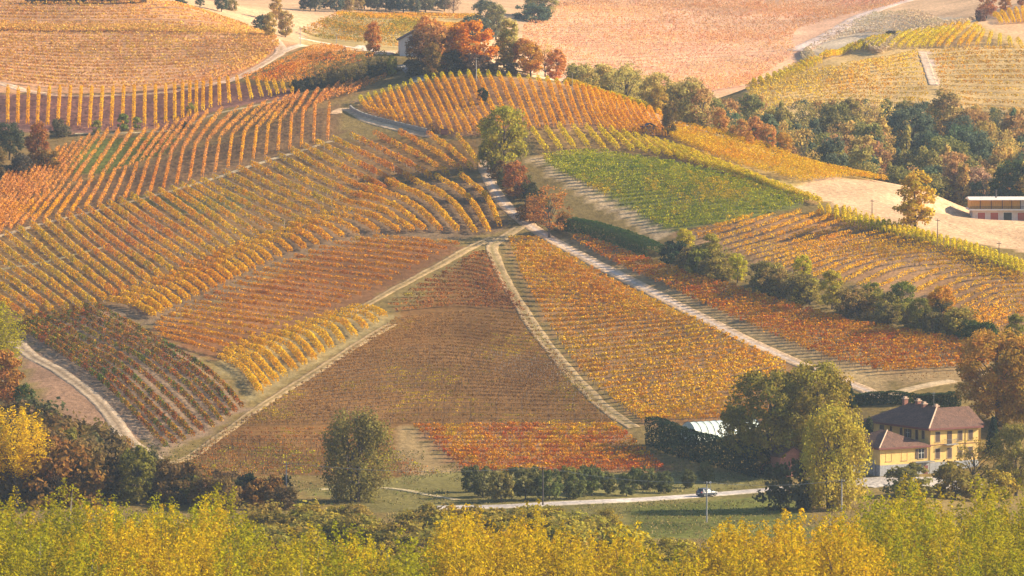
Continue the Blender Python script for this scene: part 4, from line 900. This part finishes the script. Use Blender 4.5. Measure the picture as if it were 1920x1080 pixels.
# meadow grass
r_ = np.random.default_rng(77); n_ = 60000
gu, gy = r_.uniform(-100, 2020, n_), r_.uniform(905, 1075, n_); gx = (gu - 960) / F * gy
keep_ = (fbm(gx / 5, gy / 9, 31) > .42) & ~((gy > 998) & (gy < 1013) & (gx > -12))
rd_ = ground(catmull([(820,952),(940,950),(1050,944),(1200,937),(1330,928),(1450,918),(1560,910),(1640,905),(1760,902),(1900,905)], 60), 960, 1050)
keep_ &= np.abs(gy - np.interp(gx, rd_[:, 0], rd_[:, 1])) > 5
keep_ &= ~((gx > 62) & (gy > 985) & (gy < 1065))
gx, gy = gx[keep_], gy[keep_]; n_ = len(gx)
sz_ = .16 * r_.uniform(.5, 1.4, n_); pc_ = np.stack([gx, gy, height(gx, gy) + sz_ * .8], 1)
nn_ = r_.normal(size=(n_, 3)) * np.array([1, 1, .25]); nn_ /= np.linalg.norm(nn_, axis=1, keepdims=True)
V_, Q_ = leaf_cards(pc_, nn_, sz_, r_)
gc_ = np.array([(.13,.15,.03), (.20,.17,.05), (.28,.21,.08), (.10,.13,.03)])[np.clip((fbm(gx / 12, gy / 16, 12) * 4.6 - .4 + r_.normal(0, .5, n_)).astype(int), 0, 3)] * r_.uniform(.7, 1.3, n_)[:, None]
tag(obj("grass", np_mesh("grass", V_, Q_, M_VINE, np.repeat(gc_, 4, 0))), "rough meadow grass along the valley road", "grass", kind="stuff")

# ---------------------------------------------------------------- buildings and small things
M_PLASTER = solid("ochre_plaster", (.70, .45, .14), .9, .10, 1.2, .1, var2=.12, scale2=.25)
M_STONE = solid("grey_stone_base", (.30, .29, .29), .9, .25, 2.5, .3)
M_TILE = solid("brown_roof_tile", (.125, .056, .032), .85, .5, 2.2, .9, stretch=(2.2, 1, 1), var2=.25, scale2=.4)
M_RIDGE = solid("pale_ridge_tile", (.50, .33, .22), .85, .2, 4)
M_EAVE = solid("dark_red_eave", (.16, .04, .03), .7, .2, 3)
M_SHUT = solid("brown_shutter", (.085, .045, .03), .7, .25, 8, stretch=(1, 1, 4))
M_FRAME = solid("window_frame", (.45, .32, .18), .7, .1, 3)
M_WHITE = solid("white_paint", (.75, .72, .66), .7, .08, 2)
M_GLASS = solid("dark_window_glass", (.03, .035, .045), .12, .2, 1)
M_BRICK = solid("red_brick", (.30, .12, .08), .9, .35, 5, .4)
M_GUT = solid("brown_gutter", (.13, .07, .05), .6, .2, 3)
M_IRON = solid("grey_iron", (.18, .19, .20), .5, .2, 3)

def shutter_window(parent, x, z, wd, ht, opened=False, face='x', off=0.0, blank=False):
    """window on a wall along local x at y=off facing -y, or along local y at x=off facing -x; every piece stands proud of the wall"""
    def bx(mb, a0, a1, d0, d1, z0, z1):
        if face == 'x': mb.box(a0, a1, off - d1, off - d0, z0, z1)
        else: mb.box(off - d1, off - d0, a0, a1, z0, z1)
    w = MB()
    t = .09
    for a0, a1, z0, z1 in ((x-wd/2-t, x-wd/2, z-ht/2, z+ht/2), (x+wd/2, x+wd/2+t, z-ht/2, z+ht/2), (x-wd/2-t, x+wd/2+t, z+ht/2, z+ht/2+t)): bx(w, a0, a1, 0.003, .05, z0, z1)
    win = w.build("window", M_FRAME if not blank else M_PLASTER, parent)
    s = MB(); bx(s, x-wd/2-.15, x+wd/2+.15, .003, .12, z-ht/2-.09, z-ht/2-.002); s.build("sill", M_FRAME, win)
    if blank: return win
    if opened:
        p = MB(); bx(p, x-wd/2+.002, x+wd/2-.002, .004, .02, z-ht/2+.002, z+ht/2-.002); p.build("pane", M_GLASS, win)
        m = MB(); bx(m, x-.04, x+.04, .022, .05, z-ht/2+.01, z+ht/2-.01); bx(m, x-wd/2+.01, x-.045, .022, .045, z+.1, z+.16); bx(m, x+.045, x+wd/2-.01, .022, .045, z+.1, z+.16); m.build("glazing_bar", M_WHITE, win)
        for sg in (-1, 1):
            h = MB(); xc = x + sg * (wd/2 + t + wd/4 + .01); bx(h, xc-wd/4, xc+wd/4, .02, .07, z-ht/2, z+ht/2); h.build("shutter", M_SHUT, win)
    else:
        for sg in (-1, 1):
            h = MB(); xc = x + sg * wd/4; bx(h, xc-wd/4+.012, xc+wd/4-.012, .004, .04, z-ht/2+.004, z+ht/2-.004)
            for q in range(7): zz = z - ht/2 + ht*(q+.5)/7; bx(h, xc-wd/4+.06, xc+wd/4-.06, .041, .055, zz-.05, zz+.05)
            h.build("shutter", M_SHUT, win)
    return win
def hip_roof(mb, x0, x1, y0, y1, z, rise, over, front=True, back=True, th=.16):
    x0 -= over; x1 += over; y0 -= over; y1 += over
    xm = (x0 + x1) / 2; hw = (x1 - x0) / 2
    ya, yb = (y0 + hw if front else y0), (y1 - hw if back else y1)
    A, B = (xm, ya, z + rise), (xm, yb, z + rise)
    top = [(x0,y0,z),(x1,y0,z),(x1,y1,z),(x0,y1,z),A,B]; low = [(a,b,c-th) for a,b,c in top[:4]]
    mb.add(top + low, [(0,1,4),(1,2,5,4),(2,3,5),(3,0,4,5),(6,7,1,0),(7,8,2,1),(8,9,3,2),(9,6,0,3),(9,8,7,6)])
    return A, B

# farmhouse: corner of the two visible wings at the photographed corner
hx, hy, _ = at(1743, 893, 1040); hz = CAMZ + at(1743, 893, 1040)[2] - CAMZ
house = empty("farmhouse", (hx, hy, hz), math.radians(31))
tag(house, "ochre two storey farmhouse with brown hipped tile roofs and a low front wing", "house")
W, D, EV = 11.7, 21.5, 9.3
b = MB(); b.box(0, W, 0, D, 2.72, EV); b.build("wall", M_PLASTER, house)
b = MB(); b.box(-.06, W+.06, -.06, D+.06, -4, 2.72); b.build("stone_base", M_STONE, house)
b = MB(); A, B = hip_roof(b, 0, W, 0, D, EV+.1, 3.5, .75); roof = b.build("roof", M_TILE, house)
b = MB(); b.box(-.75, W+.75, -.77, -.752, EV-.25, EV+.12); b.box(-.77, -.752, -.75, D+.75, EV-.25, EV+.12); b.box(-.6, W+.6, -.6, D+.6, EV-.3, EV-.062); b.build("eave", M_EAVE, roof)
b = MB(); b.tube([(-.75, -.75, EV+.14), Vector(A) + Vector((0, 0, .05))], .17, 5); b.build("hip_tile", M_RIDGE, roof)
b = MB(); b.tube([Vector(A) + Vector((0, 0, .04)), Vector(B) + Vector((0, 0, .04))], .14, 5); b.build("ridge_tile", M_TILE, roof)
b = MB(); b.box(-.03, W+.03, -.05, -.004, 6.02, 6.16); b.build("string_course", M_EAVE, house)
for y, dx, hgt in ((6.4, .2, .35), (9.6, -.4, .6), (12.6, .3, .95), (16.4, -.2, 1.15)):
    c = MB(); x = W/2 + dx; z0 = EV + 2.6; c.box(x-.45, x+.45, y-.4, y+.4, z0, EV+3.3+hgt); ch = c.build("chimney", M_BRICK, roof)
    c = MB(); c.box(x-.58, x+.58, y-.52, y+.52, EV+3.302+hgt, EV+3.5+hgt); c.box(x-.3, x+.3, y-.3, y+.3, EV+3.502+hgt, EV+3.8+hgt); c.build("chimney_cap", M_RIDGE, ch)
for x in (1.9, 7.3, 9.8): shutter_window(house, x, 7.65, 1.05, 1.95)
for x in (1.9, 4.75, 7.3, 9.8): shutter_window(house, x, 4.35, 1.05, 1.95)
b = MB(); b.box(4.2, 5.3, -.05, -.003, 6.2, 8.65)
for q in range(9): b.box(4.28, 4.72, -.07, -.052, 6.35+q*.25, 6.52+q*.25); b.box(4.78, 5.22, -.07, -.052, 6.35+q*.25, 6.52+q*.25)
b.build("balcony_door", M_SHUT, house)
b = MB(); b.box(3.3, 6.2, -1.1, -.053, 6.02, 6.17); bal = b.build("balcony", M_STONE, house)
b = MB()
for q in range(15): b.tube([(3.35+q*.2, -1.06, 6.17), (3.35+q*.2, -1.06, 7.1)], .018, 4)
for q in range(5): b.tube([(3.35, -1.06+q*.24, 6.17), (3.35, -1.06+q*.24, 7.1)], .018, 4); b.tube([(6.15, -1.06+q*.24, 6.17), (6.15, -1.06+q*.24, 7.1)], .018, 4)
b.tube([(3.35, -.06, 7.1), (3.35, -1.06, 7.1), (6.15, -1.06, 7.1), (6.15, -.06, 7.1)], .03, 4); b.build("railing", M_IRON, bal)
for x, z1 in ((-.0, EV-.3), (8.6, EV-.3)):
    b = MB(); b.tube([(x, -.09, 2.8), (x, -.09, z1)], .05, 5); b.build("drainpipe", M_GUT, house)
for y, z, wd, ht, op in ((2.2,8.0,.9,1.6,False),(4.4,7.8,.9,2.0,False),(7.4,7.9,1.1,1.6,True),(9.7,8.0,.8,1.6,False),(13.2,8.3,.7,1.0,False),(16.3,8.35,1.5,.9,False),(19.8,8.35,1.0,.9,False)):
    shutter_window(house, y, z, wd, ht, op, 'y', 0.0)
# low front wing
AX, AD, AE = 11.8, 13.0, 6.05
b = MB(); b.box(-AX, -.07, .04, AD, 2.72, AE); wing = b.build("wing_wall", M_PLASTER, house)
b = MB(); b.box(-AX-.05, -.07, -.02, AD+.02, -4, 2.718); b.build("wing_stone_base", M_STONE, house)
b = MB(); A2, B2 = hip_roof(b, -AX, -.85, .04, AD, AE+.1, 2.75, .7); wr = b.build("wing_roof", M_TILE, house)
b = MB(); b.tube([(-AX-.7, -.66, AE+.14), Vector(A2) + Vector((0, 0, .05))], .15, 5); b.build("hip_tile", M_RIDGE, wr)
b = MB(); b.box(-AX-.7, -.16, -.69, -.665, AE-.22, AE+.12); b.box(-AX-.73, -AX-.705, -.66, AD+.7, AE-.22, AE+.12); b.box(-AX-.5, -.3, -.5, AD, AE-.28, AE-.062); b.build("eave", M_EAVE, wr)
shutter_window(house, -2.0, 4.55, 1.3, 1.9, True, 'x', .04)
for x in (-9.7, -6.0): shutter_window(house, x, 4.35, 1.3, 1.8, False, 'x', .04, blank=True)
b = MB(); b.prism([(-4.3, 2.95), (0.25, 2.95), (0.25, 3.1), (-4.3, 3.1)], -1.5, -.07); b.build("door_canopy", M_IRON, house)
b = MB(); b.box(-1.45, -.45, -.09, -.062, 0.1, 2.2); dr = b.build("door", M_EAVE, house)
b = MB(); b.box(-.62, -.55, -.15, -.092, 1.0, 1.15); b.build("handle", M_IRON, dr)
shutter_window(house, 3.6, 4.6, .8, 1.2, False, 'y', -AX)
# rear wing to the right
b = MB(); b.box(W+.002, W+5, 6, 16, 2.7, EV-.6); b.build("rear_wall", M_PLASTER, house)
b = MB()
x0, x1, y0, y1, z = W-4.5, W+5.6, 5.3, 16.7, EV-.4
b.add([(x0,y0,z),(x1,y0,z),(x1,y1,z),(x0,y1,z),(x0,11,z+3.3),(x1,11,z+3.3),(x0,y0,z-.15),(x1,y0,z-.15),(x1,y1,z-.15),(x0,y1,z-.15)], [(0,1,5,4),(2,3,4,5),(6,7,1,0),(8,9,3,2),(1,7,8,2,5),(0,4,3,9,6),(9,8,7,6)])
b.build("rear_roof", M_TILE, house)
b = MB(); b.tube([(W/2+2.5, 10.4, EV+3.2), (W/2+2.5, 10.4, EV+6.2)], .04, 5); b.tube([(W/2+1.9, 10.4, EV+5.9), (W/2+3.1, 10.4, EV+5.9)], .03, 4); b.tube([(W/2+2.1, 10.4, EV+5.5), (W/2+2.9, 10.4, EV+5.5)], .03, 4); b.build("aerial", M_IRON, roof)
# gate left of the wing
g = empty("iron_gate", house.matrix_basis @ Vector((-AX-5.2, 1.5, 0.3)), math.radians(31)); tag(g, "grey barred iron gate at the left end of the farmhouse", "gate")
b = MB(); b.box(-.15, .15, -.15, .15, -3, 3.3); b.box(4.6, 4.9, -.15, .15, -3, 3.3); b.build("gate_post", M_STONE, g)
b = MB()
for q in range(22): b.tube([(.3+q*.2, 0, -.4), (.3+q*.2, 0, 2.9)], .03, 4)
for zz in (-.2, 1.2, 2.7): b.box(.2, 4.55, -.04, .04, zz-.05, zz+.05)
b.build("gate_leaf", M_IRON, g)

# brick outbuilding behind the yellow willow
p = ground([(1487, 893)], 1000, 1080)[0]
ob = empty("brick_outbuilding", p, math.radians(31)); tag(ob, "small red brick outbuilding half hidden behind the yellow willow", "outbuilding")
b = MB(); b.prism([(-3, -2), (3, -2), (3, 4.0), (0, 5.6), (-3, 4.0)], 0, 7); b.build("wall", M_BRICK, ob)
b = MB(); b.prism([(-3.4, 3.85), (0, 5.66), (3.4, 3.85), (3.4, 4.02), (0, 5.86), (-3.4, 4.02)], -.4, 7.4); rf = b.build("roof", M_TILE, ob)
b = MB(); b.box(.8, 1.5, 2.6, 3.3, 4.6, 6.7); b.box(.7, 1.6, 2.5, 3.4, 6.702, 6.9); b.build("chimney", M_BRICK, rf)

# polytunnel
p = ground([(1306, 836)], 1040, 1110)[0]
M_POLY = solid("milky_plastic_sheet", (.60, .66, .58), .45, .1, 1.0, var2=.08)
tn = empty("polytunnel", (p[0], p[1] + 2, height(p[0], p[1] + 2)), math.radians(32)); tag(tn, "white ribbed plastic polytunnel behind the cypress hedge", "polytunnel")
b = MB(); n = 14; nx_ = 49
vs = []
for i in range(nx_):
    xx = i * 16.0 / (nx_ - 1); sag = .10 * math.sin(math.pi * ((xx % 1.6) / 1.6))
    vs += [(xx, 2.9 - (3.3 - sag) * math.cos(math.pi * k / n), (4.3 - sag) * math.sin(math.pi * k / n) - .1) for k in range(n + 1)]
fs = [(i*(n+1)+k, (i+1)*(n+1)+k, (i+1)*(n+1)+k+1, i*(n+1)+k+1) for i in range(nx_-1) for k in range(n)]
fs += [tuple(range(n+1)), tuple((nx_-1)*(n+1)+k for k in range(n, -1, -1))]
b.add(vs, fs); b.build("plastic_cover", M_POLY, tn, smooth=False)
b = MB()
for i in range(11): b.tube([(i*1.6, 2.9 - 3.33*math.cos(math.pi*k/n), 4.33*math.sin(math.pi*k/n) - .1) for k in range(n+1)], .045, 4)
b.build("hoop", M_IRON, tn)

# terrace house at the right edge
tx_, ty_, tz_ = at(1817, 393, 1352)
th = empty("terrace_house", (tx_, ty_, tz_), math.radians(1)); tag(th, "long pale terrace house with red shutters and an orange curtained upper floor", "house")
M_PINKW = solid("pale_pink_plaster", (.66, .54, .46), .9, .1, 1.5)
M_RED = solid("red_shutter", (.42, .10, .06), .7, .2, 5, stretch=(1, 1, 5)); M_ORC = solid("orange_curtain", (.66, .33, .06), .8, .2, 2.5, stretch=(3, 1, .4)); M_FLAT = solid("pale_roof_sheet", (.74, .62, .52), .8, .08, 1.5)
b = MB(); b.box(1.0, 26, .6, 9, -4.5, -.2); b.build("wall", M_PINKW, th)
b = MB(); b.box(0, 26.5, -.7, 9.2, -.198, .12); b.build("balcony_slab", M_WHITE, th)
b = MB(); b.box(.6, 13.2, 1.5, 9, .122, 2.35); b.build("upper_wall", M_ORC, th)
b = MB(); b.box(13.25, 26, 1.5, 9, .122, 2.35); b.build("right_upper_wall", M_PINKW, th)
b = MB(); b.prism([(0, 2.35), (26.6, 2.35), (26.6, 2.5), (0, 2.5)], -.6, 9.2)
b.add([(0,-.6,2.502),(26.6,-.6,2.502),(26.6,9.2,2.502),(0,9.2,2.502),(0,4.3,3.1),(26.6,4.3,3.1)], [(0,1,5,4),(2,3,4,5),(1,2,5),(3,0,4)])
b.build("roof", M_FLAT, th)
b = MB()
for x in (3.0, 5.8, 8.6, 11.0, 13.2): b.box(x-.09, x+.09, 1.36, 1.495, .122, 2.348)
b.build("mullion", M_GUT, th)
b = MB()
for q in range(130): b.tube([(.1+q*.2, -.62, .12), (.1+q*.2, -.62, .72 + .18*math.sin(q*1.7)**2)], .03, 4)
b.tube([(.1, -.62, .8), (26.3, -.62, .8)], .04, 4); b.build("railing", M_DARKPOLE, th)
for x, wd, mt in ((3.2, 1.9, M_RED), (6.5, 2.0, M_RED), (9.9, 2.1, M_GLASS), (13.4, 2.0, M_RED), (17.5, 2.0, M_RED)):
    wn = MB(); wn.box(x-wd/2-.1, x-wd/2, .52, .597, -2.8, -.8); wn.box(x+wd/2, x+wd/2+.1, .52, .597, -2.8, -.8); wn.box(x-wd/2-.1, x+wd/2+.1, .52, .597, -.798, -.7); wo = wn.build("window", M_WHITE, th)
    s = MB(); s.box(x-wd/2+.002, x+wd/2-.002, .55, .595, -2.8, -.802); s.build("shutter" if mt is M_RED else "pane", mt, wo)
b = MB(); b.tube([(7.1, 2.5, 2.9), (7.1, 2.5, 4.6)], .2, 8); b.tube([(7.1, 2.5, 4.602), (7.1, 2.5, 4.9)], .3, 8); b.build("flue", M_DARKPOLE, th)

# house on the ridge
rx, ry, rz_ = at(750, 98, 1532); rz_ = float(height(rx, ry))
rh = empty("ridge_house", (rx, ry, rz_), math.radians(4)); tag(rh, "pale gabled house among the orange trees on the ridge", "house")
M_LILAC = solid("pale_house_plaster", (.50, .45, .42), .9, .1, 1.2)
b = MB(); b.prism([(0, -2), (14, -2), (14, 4.6), (7, 8.4), (0, 4.6)], 0, 10); b.build("wall", M_LILAC, rh)
b = MB(); b.prism([(-.6, 4.38), (7, 8.5), (14.6, 4.38), (14.6, 4.6), (7, 8.8), (-.6, 4.6)], -.6, 10.6); b.build("roof", M_TILE, rh)
shutter_window(rh, 2.2, 2.6, 1.0, 1.5, False, 'x', 0.0); shutter_window(rh, 5.0, 2.6, 1.0, 1.5, False, 'x', 0.0)

# stone wall round the lane
def wall_along(px, hgt, thick, mat, name, label, cat, yr):
    P = catmull(ground(catmull(px, 8 * len(px)), *yr)[::4, :2], 70); X, Y = P.T; tx, ty = np.gradient(X), np.gradient(Y); l_ = np.hypot(tx, ty); tx /= l_; ty /= l_
    Z = height(X, Y); h = hgt + .06 * np.sin(np.arange(len(X)) * 1.9); vs = []; fs = []
    for i in range(len(X)):
        for sg, dz in ((-1, -.5), (-1, h[i]), (1, h[i]), (1, -.5)): vs.append((X[i] - ty[i] * sg * thick / 2, Y[i] + tx[i] * sg * thick / 2, Z[i] + dz))
    for i in range(len(X) - 1):
        for k in range(4): fs.append((i*4+k, i*4+(k+1) % 4, (i+1)*4+(k+1) % 4, (i+1)*4+k))
    fs += [(0, 1, 2, 3), tuple((len(X)-1)*4+k for k in (3, 2, 1, 0))]
    m = MB(); o = vs[0]; m.add([(a-o[0], b_-o[1], c-o[2]) for a, b_, c in vs], fs)
    return tag(m.build(name, mat, loc=o), label, cat)
M_DRY = solid("dry_stone", (.27, .23, .19), .95, .35, 2.5, .6)
wall_along([(657,204),(666,211),(690,221),(740,234),(795,247),(812,252)], 1.0, .5, M_DRY, "stone_wall", "low grey stone wall curving above the pale lane", "wall", (1380, 1480))
# crate box and shed
p = ground([(833, 252)], 1380, 1480)[0]
b = MB(); b.box(-.9, .9, -.7, .7, 0, 1.3); o_ = b.build("brick_cabin", M_BRICK, loc=p, bevel=.03); tag(o_, "tiny brick utility cabin at the end of the curved stone wall", "cabin")
b = MB(); b.box(-1.05, 1.05, -.85, .85, 1.302, 1.45); b.build("roof", M_TILE, o_)
p = ground([(1217, 249)], 1360, 1480)[0]
sh = empty("field_shed", p, .3); tag(sh, "small dark roofed shed among the vines on the shoulder", "shed")
b = MB(); b.box(-1.6, 1.6, -1.2, 1.2, -.5, 1.6); b.build("wall", M_POST, sh)
b = MB(); b.prism([(-2.0, 1.5), (0, 2.5), (2.0, 1.5), (2.0, 1.62), (0, 2.65), (-2.0, 1.62)], -1.5, 1.5); b.build("roof", solid("dark_shed_roof", (.06, .055, .06), .8, .3, 3), sh)

# poles and wires
def pole(u, vb, vt, mat, label, yr, arm=True, rad=.13):
    p = ground([(u, vb)], *yr)[0]; H = (vb - vt) * p[1] / F
    o = empty("utility_pole", p); tag(o, label, "utility pole")
    b = MB(); b.tube([(0, 0, -.6), (0, 0, H * .5), (0, 0, H)], [rad * 1.2, rad, rad * .75], 8); b.build("post", mat, o)
    if arm:
        b = MB(); b.box(-.55, .55, -.06, .06, H - .45, H - .33); ar = b.build("crossarm", M_DARKPOLE, o)
        for x in (-.45, .45):
            b = MB(); b.tube([(x, 0, H - .33), (x, 0, H - .1)], [.05, .035], 6); b.build("insulator", M_WHITE, ar)
    return Vector((p[0], p[1], p[2] + H - .1))
pa = pole(537, 946, 866, M_CONC, "pale roadside pole in front of the central field, left of the willow", (940, 1060))
pb = pole(1018, 948, 874, M_DARKPOLE, "dark roadside pole in front of the orchard", (940, 1060))
pc = pole(1325, 980, 902, M_CONC, "grey pole standing in the meadow before the car", (900, 1060))
pd = pole(1578, 975, 898, M_CONC, "pole half hidden by the yellow willow", (900, 1060))
p1 = pole(1635, 404, 374, M_DARKPOLE, "dark thin pole at the left of the stubble field", (1200, 1400), rad=.09)
p2 = pole(1758, 446, 410, M_DARKPOLE, "dark thin pole under the lone golden tree", (1200, 1400), rad=.09)
p3 = pole(1873, 500, 453, M_DARKPOLE, "dark thin pole at the right of the stubble field", (1150, 1400), rad=.09)
pole(893, 152, 108, M_CONC, "pale pole on the ridge before the domed scarlet tree", (1440, 1530), rad=.11)
pole(1156, 222, 192, M_POST, "thin post standing in the vines of the ridge dome", (1380, 1480), False, .09)
pole(1073, 178, 138, M_POST, "thin post beside the ridge road", (1400, 1500), False, .09)
pole(563, 85, 52, M_CONC, "pale pole by the track fork on the upper left", (1500, 1640), rad=.1)
pole(631, 90, 60, M_CONC, "pale pole by the white track behind the ridge", (1500, 1700), rad=.1)
def wire(a, b_, sag, label):
    m = MB(); o = a
    for x in (-.45, .45):
        m.tube([a + (b_ - a) * t + Vector((x, 0, -4 * sag * t * (1 - t))) - o for t in [i / 16 for i in range(17)]], .02, 3)
    return tag(m.build("power_line", M_IRON, loc=o), label, "power line")
wire(pb, pc, .9, "thin power line from the dark orchard pole to the meadow pole"); wire(pc, pd, .8, "thin power line from the meadow pole into the yellow willow"); wire(pa, pb, 1.2, "thin power line from the pale roadside pole to the orchard pole")
wire(p1, p2, .6, "thin power line over the left of the stubble field"); wire(p2, p3, .6, "thin power line over the right of the stubble field")

# traffic mirror beside the road
p = ground([(1332, 920)], 1000, 1060)[0]
tm = empty("traffic_mirror", p); tag(tm, "small white topped road marker beside the grey car", "road marker")
b = MB(); b.tube([(0, 0, -.3), (0, 0, 1.5)], .05, 6); b.build("post", M_IRON, tm)
b = MB(); b.tube([(0, -.08, 1.62), (0, .0, 1.62)], .22, 12); b.build("disc", M_WHITE, tm)

# car
M_PAINT = solid("silver_grey_car_paint", (.06, .065, .085), .35, .05, 2); M_TYRE = solid("tyre_rubber", (.02, .02, .02), .9, .1, 5); M_RIM = solid("alloy_rim", (.55, .55, .57), .3, .1, 4, metal=.9)
M_LAMP = solid("headlamp_glass", (.75, .75, .72), .15, .05, 3); M_TAIL = solid("red_tail_lamp", (.40, .02, .03), .25, .1, 3); M_TRIM = solid("black_plastic_trim", (.03, .03, .035), .7, .1, 3)
pp = ground([(1304, 933), (1347, 931)], 990, 1050)
dirv = pp[1] - pp[0]; cpos = (pp[0] + pp[1]) / 2; cpos[2] = float(height(cpos[0], cpos[1])) + .12
rp_ = ground(catmull([(1200,937),(1330,928),(1450,918)], 21), 960, 1050); ii = int(np.argmin(np.hypot(rp_[:, 0] - cpos[0], rp_[:, 1] - cpos[1]))); rd = rp_[min(ii + 2, 20)] - rp_[max(ii - 2, 0)]
cpos[1] = rp_[ii][1] - 1.4; cpos[2] = float(height(cpos[0], cpos[1])) + .12
car = empty("car", cpos, math.atan2(rd[1], rd[0])); tag(car, "grey hatchback driving on the valley road, nose to the right", "car")
def loft(sec, name, mat, parent, smooth=True):
    """sections along x: (x, [(y, z) half profile from bottom centre to top centre])"""
    m = MB(); n = len(sec[0][1]); ring = 2 * n; vs = []
    for x, pr in sec:
        vs += [(x, -y, z) for y, z in pr] + [(x, y, z) for y, z in reversed(pr)]
    fs = [(i*ring+k, i*ring+(k+1) % ring, (i+1)*ring+(k+1) % ring, (i+1)*ring+k) for i in range(len(sec)-1) for k in range(ring)]
    fs += [tuple(range(ring-1, -1, -1)), tuple((len(sec)-1)*ring+k for k in range(ring))]
    m.add(vs, fs); return m.build(name, mat, parent, smooth)
def bs(x, w, zb, zt, tuck=.06):
    return (x, [(.01, zb), (w - .08, zb), (w, zb + .18), (w + .0, zb + .42), (w - .03, zt - .06), (w - .12, zt), (.01, zt + .02)])
body = loft([bs(-2.12,.66,.42,.86), bs(-2.06,.78,.28,.98), bs(-1.75,.86,.22,1.02), bs(-.9,.89,.2,1.0), bs(.2,.89,.2,.98), bs(.95,.88,.2,.97), bs(1.6,.85,.22,.88), bs(1.98,.77,.27,.76), bs(2.12,.6,.36,.64)], "body", M_PAINT, car)
def cs(x, wb, wt, zt): return (x, [(.01, .93), (wb, .93), (wb - .02, 1.02), (wt, zt - .08), (wt - .1, zt), (.01, zt + .02)])
loft([cs(-2.0,.74,.60,1.02), cs(-1.72,.80,.62,1.43), cs(-1.2,.83,.65,1.52), cs(-.2,.83,.66,1.54), cs(.35,.82,.63,1.46), cs(.85,.80,.60,1.14), cs(1.12,.76,.58,1.0)], "cabin_glass", M_GLASS, car)
loft([(x, [(.01, z), (w_, z), (w_ + .03, z + .03), (w_ - .05, z + .07), (.01, z + .09)]) for x, w_, z in ((-1.85,.54,1.42),(-1.2,.60,1.49),(-.2,.61,1.51),(.32,.58,1.44))], "roof_panel", M_PAINT, car)
for sg in (-1, 1):
    for x0, x1, z0, z1 in ((-.62,-.52,.95,1.5), (.12,.2,.95,1.46), (-1.5,-1.34,.95,1.47)):
        b = MB(); b.add([(x0, sg*.845, z0), (x1, sg*.845, z0), (x1+.02, sg*.66, z1), (x0+.02, sg*.66, z1), (x0, sg*.80, z0), (x1, sg*.80, z0), (x1+.02, sg*.62, z1), (x0+.02, sg*.62, z1)], [(0,1,2,3),(7,6,5,4),(0,4,5,1),(1,5,6,2),(2,6,7,3),(3,7,4,0)]); b.build("pillar", M_PAINT, car)
    b = MB(); b.box(1.72, 2.02, sg*.70-.12, sg*.70+.12, .60, .76); b.build("headlight", M_LAMP, car, bevel=.04)
    b = MB(); b.box(-2.10, -1.9, sg*.72-.1, sg*.72+.1, .80, 1.02); b.build("tail_light", M_TAIL, car, bevel=.03)
    b = MB(); b.box(.62, .82, sg*.95-.1, sg*.95+.1, .96, 1.08); b.build("wing_mirror", M_PAINT, car, bevel=.03)
    for x in (-1.32, 1.33):
        b = MB(); b.tube([(x, sg*.70, .32), (x, sg*.905, .32)], .32, 20); ty2 = b.build("tyre", M_TYRE, car, smooth=False)
        b = MB(); b.tube([(x, sg*.86, .32), (x, sg*.915, .32)], .21, 12)
        for q in range(5): a = q*2*math.pi/5; b.tube([(x, sg*.92, .32), (x+.19*math.cos(a), sg*.92, .32+.19*math.sin(a))], .025, 4)
        b.build("rim", M_RIM, ty2)
b = MB(); b.box(-2.16, 2.14, -.72, .72, .26, .36); b.build("bumper", M_TRIM, car, bevel=.04)
b = MB(); b.box(-2.135, -2.115, -.26, .26, .55, .67); b.build("number_plate", M_WHITE, car)
# guard rail by the willow
p = ground([(1452, 926)], 980, 1050)[0]
gr_ = empty("guard_rail", p, math.radians(80)); tag(gr_, "short pale guard rail where the road passes the willow", "guard rail")
b = MB(); b.box(-3, 3, -.04, .04, .5, .8); b.build("rail", M_WHITE, gr_)
for x in (-2.7, 0, 2.7):
    b = MB(); b.box(x-.06, x+.06, .042, .14, -.3, .75); b.build("post", M_IRON, gr_)

# ---------------------------------------------------------------- haze
hb = MB(); hb.box(-1600, 1600, -340, 3700, -12, 235)
hm, hn, hl, ho = new_mat("haze_air")
pv_ = hn.new("ShaderNodeVolumePrincipled"); pv_.inputs["Color"].default_value = (.66, .80, 1.0, 1); pv_.inputs["Density"].default_value = HAZE; pv_.inputs["Anisotropy"].default_value = 0.2
hl.new(pv_.outputs[0], ho.inputs["Volume"])
tag(hb.build("haze", hm), "pale haze over the hills", "haze", kind="stuff")
